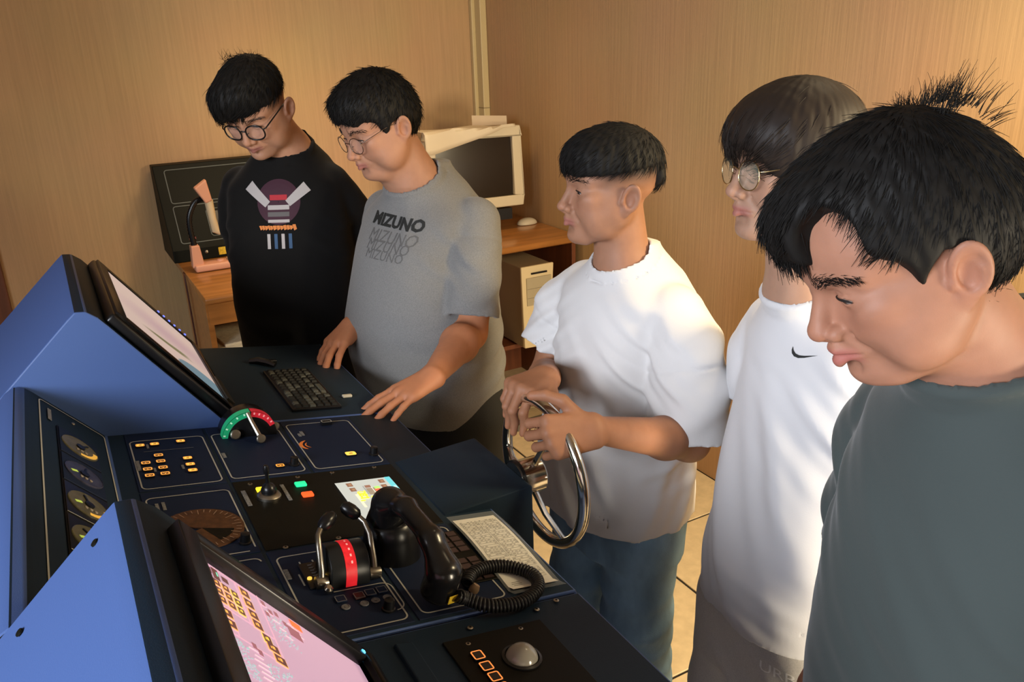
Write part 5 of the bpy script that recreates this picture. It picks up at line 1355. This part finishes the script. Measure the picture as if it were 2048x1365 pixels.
# ---------------------------------------------------------------- hair shapes
def cap_base(S, F, t, top, w=1., c=(-.008, 0, .034)):
    S.ell(c, (.092+t, .075*w+t, .080+top), 'u', .01, None, F)
def face_cut(S, F, c=(.125, 0, -.035), r=(.085, .12, .085), k=.006, rot=None): S.ell(c, r, 's', k, rot, F)
def ear_cut(S, F, z=-.016, r=(.030, .040, .036), x=-.004, k=.006):
    for s in (1, -1): S.ell((x, s*.092, z), r, 's', k, None, F)
def low_cut(S, F, p, n, k=.004): S.plane(p, n, (0, 0, 0), .3, k, F)
def fringe(n, y0, y1, xf, z, ln, rad=.0011, d=(.15, 0, -1), spread=.12, droop=(-.05, 0, -.05), jitter=.006, clump=0):
    def fn(rng):
        y = rng.uniform(y0, y1, n)
        if clump: yc = np.round(y/clump)*clump; y = yc+(y-yc)*.75
        R_ = np.stack([np.array([xf(a) for a in y])+rng.normal(size=n)*.002, y, z+rng.normal(size=n)*jitter], 1)
        D = np.array(d)+rng.normal(size=(n, 3))*spread
        if clump: D[:, 1] += (yc-y)*22
        D /= np.linalg.norm(D, axis=1)[:, None]
        L_ = ln*rng.uniform(.7, 1.15, n)
        if clump: L_ *= 1-.45*np.abs(y-yc)/(clump*.5)
        return R_, D, L_, np.full(n, rad), droop, None
    return fn

# ================================================================ the five young men
BLK = dict(shoe=mat('dark_shoe', (.02, .02, .022), .5))
SKIN_A = (.43, .225, .135)
# ---- in white oversized T-shirt at the wheel
F3 = head_frame(162.5, -2.4, -1.5, (.997, 1.376, 1.460)); B3 = frame(183, 1.035, 1.372)
q3 = dict(neckbase=(1.024, 1.368, 1.290), eye=.55, gaze=(1, .15, -.10), fade=(.000, .040, .050), skin=(.315, .157, .095), armskin=(.30, .135, .072), w=1.0, cheek=1.0, down=.20, neckr=.053, browth=.8)
def cap3(S, F):
    S.ell((-.006, 0, .046), (.102, .088, .080), 'u', .01, None, F); S.ell((.045, 0, .055), (.056, .072, .050), 'u', .02, None, F)
    low_cut(S, F, (0, 0, .041), (-.16, 0, -1)); S.ell((-.085, 0, .030), (.022, .055, .035), 'u', .015, None, F)
    S.ell((.130, 0, -.020), (.070, .13, .056), 's', .006, None, F)
h3 = dict(cap=cap3, strands=3000, slen=.030, lift=.05, mess=.07, hug=.2, comb=(1.0, 0, -.55), crown=(-.06, .02, .10),
          locks=[fringe(420, -.060, .060, lambda y: .100-.9*abs(y)**1.6*8, .056, .028, .0011, (.12, 0, -1), .10, clump=.017, droop=(-.08, 0, 0))])
sh3 = dict(h=.0043, lev=[(.735, .030, 0, .156, .194), (.80, .026, 0, .158, .194), (.92, .020, 0, .150, .182), (1.04, .008, 0, .138, .166), (1.13, 0, 0, .130, .160), (1.19, -.004, 0, .122, .164)], top=(1.235, 1.325, .168, .112, -.010),
           sleeves={1: dict(pts=[loc(B3, (-.012, .135, 1.205)), (1.052, 1.195, 1.150), (1.046, 1.168, 1.07), (1.032, 1.160, .975)], rad=[.068, .079, .083, .081], seam=.105, wr=.0045),
                    -1: dict(pts=[loc(B3, (-.004, -.135, 1.205)), (1.010, 1.565, 1.150), (.975, 1.580, 1.055)], rad=[.066, .075, .074], seam=.105, ph=2.)},
           neck=((1.022, 1.365, 1.300), .36, .0635, 0), mat=mat('white_cotton', (.60, .59, .585), .8, bump=(500, .12), sheen=.2, spec=.2),
           box=((-.30, -.34, .70), (.30, .36, 1.37)), folds=[fold((.07, .15, 1.10), (0, 60, 75), .0085, .11), fold((.07, -.15, 1.10), (0, -60, 75), .007, .11), fold((.13, .05, .86), (10, 46, 26), .0085, .17, 1.), fold((.0, .19, .92), (20, 0, 85), .008, .09), fold((.10, .10, 1.18), (0, 40, 60), .004, .10), fold((.0, .20, .82), (60, 10, 30), .005, .13, .5), fold((.14, -.05, .98), (0, 40, 40), .004, .14)])
m_jeans = mat('blue_denim', (.20, .33, .46), .8, var=(14, .28, (1, 1, .5)), bump=(420, .25), spec=.2)
tr3 = dict(name='jeans', lev=[(.64, .02, 0, .125, .175), (.78, .02, 0, .128, .178), (.93, .01, 0, .118, .165)], legs=[dict(pts=[(.02, .085, .74), (.035, .100, .46), (.00, .105, .10)], rad=[.098, .078, .068]), dict(pts=[(.02, -.085, .74), (.045, -.100, .46), (.01, -.105, .10)], rad=[.098, .078, .068])],
           mat=m_jeans, box=((-.22, -.26, .015), (.25, .26, .90)), folds=[fold((.06, .10, .50), (30, 20, 85), .006, .10), fold((.06, .12, .36), (20, 30, 90), .006, .10), fold((.08, .05, .68), (10, 40, 60), .004, .12), fold((.06, -.10, .45), (30, 20, 80), .005, .12)], **BLK)
arms3 = [dict(sh=loc(B3, (-.005, .175, 1.215)), el=(1.036, 1.152, .965), wr=(.758, 1.094, 1.090), f=(-.97, .12, .08), n=(-.12, -.86, .50), s=(.1, .3, .9), curl=FIST, thumb=((.60, .72, .05), (.80, .45, -.35), (.80, .15, -.60)), h=.0028, thick=.98),
         dict(sh=loc(B3, (.005, -.175, 1.215)), el=(.945, 1.560, .985), wr=(.780, 1.290, 1.115), f=(-.86, -.38, .10), n=(-.05, -.10, 1), s=(0, -1, 0), curl=((58, 52, 30), (60, 55, 30), (62, 55, 30), (66, 52, 30)), spread=.03, thumb=((.55, .72, -.35), (.78, .40, -.50), (.80, .10, -.70)), h=.0028, thick=.95)]
p3, s3, t3 = person('young man in an oversized plain white T-shirt gripping the steering wheel', q3, F3, B3, arms3, sh3, tr3, h3, seed=3)

# ---- in grey printed T-shirt and wire glasses, hands on the console
F2 = head_frame(191, 19.5, 0, (.740, 2.002, 1.560)); B2 = frame(205, .860, 2.020)
q2 = dict(backx=.18, neckbase=(.824, 2.004, 1.405), eye=.28, gaze=(1, 0, -.6), skin=(.36, .180, .110), armskin=(.42, .172, .085), w=1.06, cheek=1.25, jaw=1.12, nose=1.0, dbl=1.2, neckr=.064, down=.20)
def cap2(S, F):
    cap_base(S, F, .013, .020, 1.04); S.ell((.040, 0, .072), (.060, .072, .046), 'u', .02, None, F)
    face_cut(S, F, (.135, 0, -.030), (.085, .13, .082)); ear_cut(S, F, -.022, (.026, .04, .036)); S.ell((-.042, 0, .012), (.076, .080, .076), 'u', .02, None, F); ear_cut(S, F, -.022, (.026, .04, .036)); low_cut(S, F, (-.09, 0, -.058), (.1, 0, -1))
    S.ell((.045, 0, -.075), (.085, .12, .062), 's', .006, None, F); [S.ell((.084, s*.085, -.022), (.056, .06, .070), 's', .008, None, F) for s in (1, -1)]
h2 = dict(cap=cap2, strands=3400, slen=.024, lift=.16, mess=.16, hug=.12, comb=(.8, 0, -.1), w=1.05, locks=[fringe(300, -.055, .055, lambda y: .088-8*abs(y)**2.2, .066, .024, .0011, (.55, 0, -.75), .16, clump=.014)])
m_grey = mat('heather_grey_jersey', (.180, .178, .172), .85, var=(420, .16), bump=(600, .12), sheen=.15, spec=.2)
sh2 = dict(lev=[(.76, -.005, 0, .172, .180), (.84, .020, 0, .196, .194), (.95, .036, 0, .198, .204), (1.05, .040, 0, .200, .204), (1.16, .028, 0, .184, .184), (1.25, .014, 0, .166, .176)], top=(1.325, 1.440, .178, .135, -.008),
           sleeves={1: dict(pts=[loc(B2, (-.020, .150, 1.305)), (.908, 1.842, 1.225), (.888, 1.822, 1.160), (.870, 1.806, 1.088)], rad=[.066, .072, .073, .071], seam=.055, wr=.003),
                    -1: dict(pts=[loc(B2, (-.010, -.150, 1.305)), loc(B2, (-.01, -.17, 1.23)), loc(B2, (.0, -.18, 1.14))], rad=[.066, .072, .070])},
           neck=((.822, 2.000, 1.412), .40, .0735, 0), mat=m_grey, box=((-.30, -.34, .74), (.32, .36, 1.48)),
           folds=[fold((.08, .16, 1.22), (0, 60, 70), .0060, .10), fold((.05, .18, 1.12), (30, 20, 70), .0055, .09), fold((.15, .02, .90), (20, 30, 40), .0035, .15), fold((-.08, .16, .92), (20, 20, 60), .006, .12), fold((.12, .08, 1.30), (0, 60, 20), .0035, .08)])
m_black_tr = mat('black_trousers', (.012, .013, .013), .8, bump=(300, .2))
tr2 = dict(lev=[(.62, .0, 0, .145, .185), (.76, .0, 0, .160, .190), (.90, .01, 0, .165, .190)], legs=[dict(pts=[(-.01, .095, .74), (-.03, .105, .45), (-.06, .11, .10)], rad=[.112, .088, .070]), dict(pts=[(-.01, -.095, .74), (-.03, -.105, .45), (-.06, -.11, .10)], rad=[.112, .088, .070])], mat=m_black_tr, box=((-.24, -.28, .015), (.22, .28, .88)), **BLK)
arms2 = [dict(sh=loc(B2, (-.02, .185, 1.320)), el=(.868, 1.815, 1.040), wr=(.672, 1.606, 1.035), f=(-.97, -.14, -.22), n=(-.2, -.10, .97), s=(0, 1, 0), curl=FLAT, spread=.13, thumb=((.70, .60, -.25), (.85, .42, -.25), (.92, .25, -.2)), h=.0028, thick=1.12),
         dict(sh=loc(B2, (-.01, -.185, 1.320)), el=(.765, 2.200, 1.075), wr=(.628, 2.025, 1.045), f=(-.74, -.62, -.24), n=(-.25, -.05, .97), s=(0, -1, 0), curl=((14, 18, 8), (10, 16, 8), (10, 16, 8), (14, 16, 8)), spread=.05, thumb=((.20, .95, -.35), (.30, .85, -.55), (.45, .80, -.45)), h=.0028, thick=1.08)]
p2, s2, t2 = person('stout man in a grey lettered T-shirt and thin wire glasses leaning on the console', q2, F2, B2, arms2, sh2, tr2, h2, seed=2)

# ---- in black printed T-shirt and heavy round glasses at the far end
F1 = head_frame(227, 30, 0, (.525, 2.340, 1.597)); B1 = frame(238, .605, 2.430)
q1 = dict(backx=.20, neckbase=(.612, 2.404, 1.468), eye=.22, gaze=(1, 0, -.7), skin=(.44, .225, .135), w=1.04, cheek=1.10, jaw=1.05, nose=1.05, stubble=.18, fade=(.005, .045, .055), neckr=.060, down=.20)
def cap1(S, F):
    S.ell((-.006, 0, .056), (.100, .083, .080), 'u', .01, None, F); S.ell((.052, -.016, .070), (.056, .066, .048), 'u', .02, None, F); S.ell((.082, -.036, .046), (.026, .036, .040), 'u', .015, None, F)
    low_cut(S, F, (0, 0, .038), (-.10, 0, -1)); S.ell((-.085, 0, .025), (.022, .050, .040), 'u', .012, None, F); S.ell((.150, .050, .000), (.080, .070, .062), 's', .008, None, F)
h1 = dict(cap=cap1, strands=3200, slen=.034, lift=.08, mess=.09, hug=.18, comb=(.9, -.35, -.5), crown=(-.05, .03, .12), locks=[fringe(300, -.066, .020, lambda y: .098-6*(y+.01)**2, .052, .036, .0011, (.10, -.25, -1), .12, clump=.016), fringe(60, -.05, .05, lambda y: -.02, .128, .03, .0007, (-.3, 0, .7), .5, (0, 0, 0))])
m_blk_shirt = mat('black_cotton', (.0065, .0062, .006), .85, bump=(600, .12), spec=.15, sheen=.05)
sh1 = dict(lev=[(.80, .01, 0, .150, .175), (.92, .025, 0, .162, .180), (1.05, .030, 0, .168, .182), (1.18, .022, 0, .158, .180), (1.30, .010, 0, .140, .176)], top=(1.385, 1.500, .165, .120, .000),
           sleeves={1: dict(pts=[loc(B1, (-.010, .120, 1.365)), loc(B1, (-.045, .155, 1.29)), loc(B1, (-.09, .165, 1.14))], rad=[.062, .068, .068]),
                    -1: dict(pts=[loc(B1, (-.010, -.135, 1.365)), loc(B1, (-.03, -.165, 1.29)), loc(B1, (-.075, -.170, 1.14))], rad=[.062, .066, .066])},
           neck=((.612, 2.402, 1.478), .42, .0690, 0), mat=m_blk_shirt, box=((-.30, -.34, .77), (.28, .34, 1.54)), folds=[fold((.06, .15, 1.22), (0, 60, 70), .005, .10), fold((.06, -.15, 1.22), (0, -60, 70), .005, .10), fold((.14, 0, .95), (0, 30, 40), .004, .15)])
tr1 = dict(name='jeans', lev=[(.64, .0, 0, .130, .175), (.80, .0, 0, .135, .178), (.94, .01, 0, .130, .170)], legs=[dict(pts=[(0, .09, .76), (.01, .10, .46), (0, .105, .10)], rad=[.102, .080, .066]), dict(pts=[(0, -.09, .76), (.01, -.10, .46), (0, -.105, .10)], rad=[.102, .080, .066])], mat=mat('dark_jeans', (.022, .026, .032), .8, bump=(400, .2)), box=((-.2, -.25, .015), (.22, .25, .92)), **BLK)
arms1 = [dict(sh=loc(B1, (-.015, .150, 1.350)), el=loc(B1, (-.110, .165, 1.10)), wr=loc(B1, (-.200, .030, 1.02)), f=B1[0] @ V3(-.3, -.9, -.3), n=B1[0] @ V3(-1, 0, .2), s=(0, 0, 1), curl=RELAX, h=.005),
         dict(sh=loc(B1, (-.015, -.155, 1.350)), el=loc(B1, (-.095, -.175, 1.10)), wr=loc(B1, (-.215, -.030, 1.04)), f=B1[0] @ V3(-.3, .9, -.3), n=B1[0] @ V3(-1, 0, .2), s=(0, 0, 1), curl=RELAX, h=.005)]
p1, s1, t1 = person('man in a black picture-print T-shirt and heavy round black glasses looking down', q1, F1, B1, arms1, sh1, tr1, h1, seed=1)

# ---- tall thin one in white T-shirt with a small tick mark, bowl-cut hair and gold-rimmed glasses
F4 = head_frame(165, -2.0, 0, (1.027, .932, 1.549)); B4 = frame(182, 1.118, .918)
q4 = dict(brown=90, neckbase=(1.068, .934, 1.328), eye=.5, gaze=(1, .1, -.12), skin=(.34, .195, .130), w=.96, cheek=.92, jaw=.95, neckr=.050, down=.225)
def cap4(S, F):
    S.ell((-.004, 0, .036), (.112, .096, .098), 'u', .01, None, F); S.ell((.045, 0, .050), (.062, .080, .056), 'u', .02, None, F)
    S.ell((.150, 0, -.047), (.100, .16, .088), 's', .005, None, F); low_cut(S, F, (0, 0, -.038), (.10, 0, -1))
h4 = dict(cap=cap4, strands=5200, slen=.050, lift=.015, mess=.035, hug=.20, comb=(1.2, 0, -.5), crown=(-.035, .015, .13), srad=.0007, hmat=m_hairb, hnoise=.0007, locks=[fringe(420, -.058, .070, lambda y: .103-6.5*abs(y)**2.0, .054, .020, .0008, (-.02, 0, -1), .04, droop=(-.05, 0, 0), jitter=.003)])
sh4 = dict(h=.0046, lev=[(.700, .045, 0, .122, .160), (.80, .045, 0, .124, .160), (.93, .030, 0, .118, .154), (1.06, .010, 0, .110, .146), (1.17, -.004, 0, .106, .142)], top=(1.255, 1.360, .140, .098, -.008),
           sleeves={1: dict(pts=[loc(B4, (-.012, .118, 1.235)), loc(B4, (-.02, .165, 1.17)), loc(B4, (-.025, .190, 1.04))], rad=[.060, .068, .070]),
                    -1: dict(pts=[loc(B4, (-.012, -.108, 1.235)), loc(B4, (-.018, -.145, 1.17)), loc(B4, (-.024, -.156, 1.075))], rad=[.060, .064, .064])},
           neck=((1.070, .934, 1.338), .38, .0600, 0), mat=mat('white_poplin_jersey', (.58, .575, .585), .8, bump=(500, .10), sheen=.2, spec=.2), box=((-.26, -.32, .67), (.26, .32, 1.43)),
           folds=[fold((.06, .12, 1.12), (0, 55, 60), .007, .12), fold((.14, 0, .90), (15, 34, 18), .0095, .2, 1.), fold((.10, .05, 1.04), (0, 46, 14), .005, .16), fold((.08, .12, .82), (30, 30, 22), .005, .14), fold((.10, -.10, .80), (20, 60, 30), .005, .12), fold((.16, .02, .74), (0, 20, 70), .004, .10)])
m_sweat = mat('light_grey_sweatpants', (.56, .53, .48), .9, var=(500, .12), bump=(500, .15), sheen=.2)
tr4 = dict(name='sweatpants', lev=[(.56, .035, 0, .118, .155), (.70, .040, 0, .120, .158), (.88, .035, 0, .110, .150)], legs=[dict(pts=[(.040, .085, .66), (.045, .095, .44), (.03, .100, .08)], rad=[.100, .086, .066]), dict(pts=[(.040, -.085, .66), (.055, -.095, .44), (.05, -.100, .08)], rad=[.100, .086, .066])], mat=m_sweat, box=((-.18, -.24, .015), (.26, .24, .86)), folds=[fold((.12, 0, .58), (0, 40, 40), .006, .10), fold((.12, .1, .50), (20, 50, 20), .004, .12)], **BLK)
arms4 = [dict(sh=loc(B4, (-.015, .155, 1.265)), el=loc(B4, (-.035, .205, 1.02)), wr=loc(B4, (-.010, .215, .790)), f=B4[0] @ V3(.10, -.05, -1), n=B4[0] @ V3(0, 1, .1), s=B4[0] @ V3(1, 0, 0), curl=RELAX, h=.004, thick=.88),
         dict(sh=loc(B4, (-.012, -.135, 1.265)), el=loc(B4, (-.055, -.160, 1.02)), wr=loc(B4, (-.175, -.030, .92)), f=B4[0] @ V3(-.2, .9, -.3), n=B4[0] @ V3(-1, 0, .2), s=(0, 0, 1), curl=RELAX, h=.005, thick=.86)]
p4, s4, t4 = person('thin bowl-cut man in a white T-shirt with a small black tick mark', q4, F4, B4, arms4, sh4, tr4, h4, seed=4)

# ---- nearest one in dark green-grey T-shirt, spiky hair, bending forward
F5 = head_frame(158, 26, 3, (.714, .507, 1.542)); B5 = frame(165, .872, .452)
q5 = dict(backx=.215, neckbase=(.815, .468, 1.415), eye=.52, lips=1.16, gaze=(1, .05, -.40), skin=(.350, .168, .106), w=1.03, cheek=1.15, jaw=1.05, nose=1.18, mouth=.003, hres=.0020, neckr=.060, down=.25, browth=1.35, brown=480, lip=(.36, .125, .10), dbl=.6)
def cap5(S, F):
    cap_base(S, F, .014, .022, 1.03); S.ell((-.050, 0, .010), (.080, .084, .082), 'u', .02, None, F); S.ell((.046, -.005, .068), (.060, .070, .050), 'u', .02, None, F)
    S.ell((.140, .0, -.030), (.085, .13, .082), 's', .006, None, F); S.ell((.085, .050, .052), (.040, .030, .044), 's', .012, (0, 0, .5), F); S.ell((.086, -.026, .058), (.018, .030, .034), 'u', .012, None, F)
    ear_cut(S, F, -.020, (.028, .04, .038)); low_cut(S, F, (-.09, 0, -.070), (.12, 0, -1)); S.ell((.045, 0, -.085), (.085, .12, .062), 's', .006, None, F); [S.ell((.078, s*.085, -.022), (.056, .06, .070), 's', .008, None, F) for s in (1, -1)]
def spikes(rng):
    """wispy tuft at the crown: curved clumps plus a few loose hairs"""
    R_, D, L_, C_ = [], [], [], []
    for k in range(34):
        c0 = rng.normal(size=2)*V3(.038, .030)[:2]; n = 14 if k < 26 else 5
        d0 = V3(-.30+c0[0]*14+rng.normal()*.25, c0[1]*14+rng.normal()*.25, .70+rng.normal()*.15); cu = V3(rng.normal()*.20-.10, rng.normal()*.20, -.10+rng.normal()*.10); l0 = rng.uniform(.016, .040)
        for _ in range(n):
            c1 = c0+rng.normal(size=2)*.005
            R_.append((-.055+c1[0], c1[1], .116-6.2*((c1[0]+.01)**2+c1[1]**2))); D.append(nrm(d0+rng.normal(size=3)*.10)); L_.append(l0*rng.uniform(.6, 1.05)); C_.append(cu+rng.normal(size=3)*.03)
    return np.array(R_), np.array(D), np.array(L_), np.full(len(L_), .00048), (0, 0, -.02), np.array(C_)
h5 = dict(cap=cap5, earclear=.050, strands=7500, slen=.024, lift=.08, mess=.10, hug=.13, comb=(.9, -.15, -.3), crown=(-.060, .0, .11), srad=.0006, hh=.0024, hnoise=.0010,
          locks=[fringe(520, -.062, .020, lambda y: .096-7*(y+.012)**2, .066, .042, .0007, (.20, -.05, -1), .10, clump=.013), spikes])
sh5 = dict(lev=[(.80, .02, 0, .140, .180), (.95, .024, 0, .142, .182), (1.10, .018, 0, .140, .182), (1.22, .008, 0, .134, .178)], top=(1.335, 1.452, .165, .120, -.004),
           sleeves={1: dict(pts=[loc(B5, (-.012, .140, 1.315)), loc(B5, (-.01, .190, 1.24)), loc(B5, (.01, .212, 1.05))], rad=[.068, .074, .075]),
                    -1: dict(pts=[loc(B5, (-.012, -.135, 1.315)), loc(B5, (.0, -.172, 1.24)), loc(B5, (.0, -.185, 1.05))], rad=[.068, .072, .073])},
           neck=((.812, .468, 1.424), .36, .0740, 0), mat=mat('green_grey_jersey', (.052, .066, .064), .85, bump=(800, .12), sheen=.15, spec=.2), h=.0042, box=((-.30, -.34, .77), (.26, .34, 1.51)),
           folds=[fold((.08, .10, 1.12), (0, 45, 50), .005, .14), fold((.08, -.16, 1.18), (0, 60, 60), .005, .10), fold((.11, .06, 1.02), (0, 25, 60), .004, .12)])
tr5 = dict(lev=[(.62, .0, 0, .125, .170), (.78, .0, 0, .128, .174), (.94, .01, 0, .122, .165)], legs=[dict(pts=[(0, .088, .74), (.01, .10, .45), (0, .105, .10)], rad=[.098, .078, .066]), dict(pts=[(0, -.088, .74), (.01, -.10, .45), (0, -.105, .10)], rad=[.098, .078, .066])], mat=m_black_tr, box=((-.2, -.25, .015), (.22, .25, .92)), **BLK)
arms5 = [dict(sh=loc(B5, (-.015, .180, 1.310)), el=loc(B5, (.0, .225, 1.03)), wr=loc(B5, (.06, .215, .80)), f=B5[0] @ V3(.15, -.05, -1), n=B5[0] @ V3(0, 1, .1), s=B5[0] @ V3(1, 0, 0), curl=RELAX, h=.005),
         dict(sh=loc(B5, (-.015, -.165, 1.310)), el=loc(B5, (.0, -.190, 1.03)), wr=loc(B5, (.05, -.205, .80)), f=B5[0] @ V3(.15, .05, -1), n=B5[0] @ V3(0, -1, .1), s=B5[0] @ V3(1, 0, 0), curl=RELAX, h=.005)]
p5, s5, t5 = person('man in a dark green-grey T-shirt with spiky black hair bending over the console', q5, F5, B5, arms5, sh5, tr5, h5, seed=5)

# ---------------------------------------------------------------- glasses
m_lens = mat('clear_lens', (.8, .8, .8), .05, alpha=.05, spec=.5)
glasses(F1, p1, dict(mat=mat('black_acetate', (.006, .006, .006), .25), w=.0245, h=.0215, x=.1000, thick=.0021, lens=m_lens, sq=2.4, cx=.0325, z=-.012, arm=.0019, yw=.080))
glasses(F2, p2, dict(mat=mat('gunmetal_wire', (.12, .09, .07), .3, 1), w=.0225, h=.0200, x=.1000, thick=.0009, lens=m_lens, cx=.0325, z=-.012, yw=.082))
glasses(F4, p4, dict(mat=mat('gold_wire', (.62, .48, .25), .25, 1), w=.0235, h=.0225, x=.1005, thick=.0010, lens=mat('tinted_lens', (.55, .62, .48), .05, alpha=.13, spec=.6), cx=.0330, z=-.010, yw=.076))

# ---------------------------------------------------------------- prints on the clothes
def body_plane(B, y, z, x=.30):
    """matrix of an upright plane in front of a person: local x to their left... as read by someone facing them"""
    X = B[0] @ V3(0, 1, 0); Z = V3(0, 0, 1); N_ = B[0] @ V3(1, 0, 0); M = Matrix(np.column_stack([X, Z, N_]).tolist()).to_4x4(); M.translation = Vector(loc(B, (x, y, z))); return M
def patch(fn, nu=10, nv=3):
    """grid patch from a (u,v)->(x,y) map"""
    vs = [(*fn(i/nu, j/nv), 0) for i in range(nu+1) for j in range(nv+1)]
    return vs, [(i*(nv+1)+j, (i+1)*(nv+1)+j, (i+1)*(nv+1)+j+1, i*(nv+1)+j+1) for i in range(nu) for j in range(nv)]
def print_on(ob, parent, target, B, off=.0014):
    decal('', [ob], target, None, B[0] @ V3(-1, 0, 0), off); set_parent(ob, parent)
m_dprint = mat('dark_shirt_print', (.012, .013, .012), .7); m_fprint = mat('faint_shirt_print', (.105, .102, .098), .8)
t = text_mesh('lettering', 'MIZUNO', .038, m_dprint, None, body_plane(B2, .014, 1.320) @ Matrix.Rotation(math.radians(-4), 4, 'Z'), sx=1.12, ext=0, bold=.0017); print_on(t, s2, s2, B2)
for k in range(3):
    t = text_mesh('lettering_outline', 'MIZUNO', .040-.004*k, m_fprint, None, body_plane(B2, .014-.004*k, 1.284-.021*k) @ Matrix.Rotation(math.radians(-3), 4, 'Z'), sx=1.0, shear=.12, ext=0); print_on(t, s2, s2, B2, .0010)
# tick mark on the white T-shirt
tick = [(-.026, .010), (-.0235, .002), (-.0185, -.0035), (-.011, -.0055), (.0, -.0040), (.027, .0035), (.0, -.0085), (-.012, -.0118), (-.021, -.0105), (-.0262, -.0050), (-.0275, .002)]
o = MB().quad([(a, b, 0) for a, b in tick]).build('tick_mark', m_dprint, None); o.matrix_basis = body_plane(B4, .040, 1.246) @ Matrix.Scale(.82, 4); print_on(o, s4, s4, B4)
t = text_mesh('lettering', 'URBAN', .030, mat('pale_grey_print', (.82, .80, .76), .8), None, body_plane(B4, .118, .655) @ Matrix.Rotation(math.radians(2), 4, 'Z'), sx=1.25, ext=0); print_on(t, t4, t4, B4, .002)
# picture print on the black T-shirt: a plain disc with abstract bars and an orange lettering strip
def bar(x0, y0, x1, y1, w0, w1):
    d = nrm(V3(x1-x0, y1-y0, 0)); n2 = V3(-d[1], d[0], 0)
    return patch(lambda u, v: ((x0+(x1-x0)*u)+n2[0]*(v-.5)*(w0+(w1-w0)*u), (y0+(y1-y0)*u)+n2[1]*(v-.5)*(w0+(w1-w0)*u)))
m_pr = {k: mat('print_'+k, v, .7) for k, v in dict(purple=(.040, .006, .018), pale=(.42, .39, .38), red=(.42, .02, .03), blue=(.03, .08, .17), orange=(.62, .20, .04), grey=(.11, .10, .10)).items()}
PO = body_plane(B1, .012, 1.345)
def pr(col, vs, fs, off):
    o = MB().add(vs, fs).build('shirt_print', m_pr[col], None); o.matrix_basis = PO; print_on(o, s1, s1, B1, off)
pr('purple', *patch(lambda u, v: (.060*(v*.98+.02)*math.cos(2*math.pi*u), .060*(v*.98+.02)*math.sin(2*math.pi*u)), 36, 5), .0012)
for col, a in (('pale', (-.085, .045, -.030, -.006, .030, .020)), ('pale', (.078, .038, .026, -.004, .030, .020)), ('red', (-.024, .012, .024, .012, .014, .014)), ('pale', (-.030, -.014, .030, -.014, .012, .012)), ('grey', (-.030, -.032, .030, -.032, .012, .012)),
               ('pale', (-.030, -.084, -.030, -.124, .009, .009)), ('blue', (-.010, -.084, -.010, -.124, .009, .009)), ('pale', (.010, -.084, .010, -.124, .009, .009)), ('blue', (.030, -.084, .030, -.124, .009, .009)), ('pale', (-.030, -.050, .030, -.050, .008, .008))):
    pr(col, *bar(*a), .0018)
rr = random.Random(3); px_ = -.054
for k in range(12):
    w = rr.uniform(.005, .009); h = .013 if k != 11 else .017
    pr('orange', *bar(px_, -.068, px_+w, -.066, h, h*rr.uniform(.5, 1.)), .0024); px_ += w+.0014
# white care tag at the hem of the black T-shirt
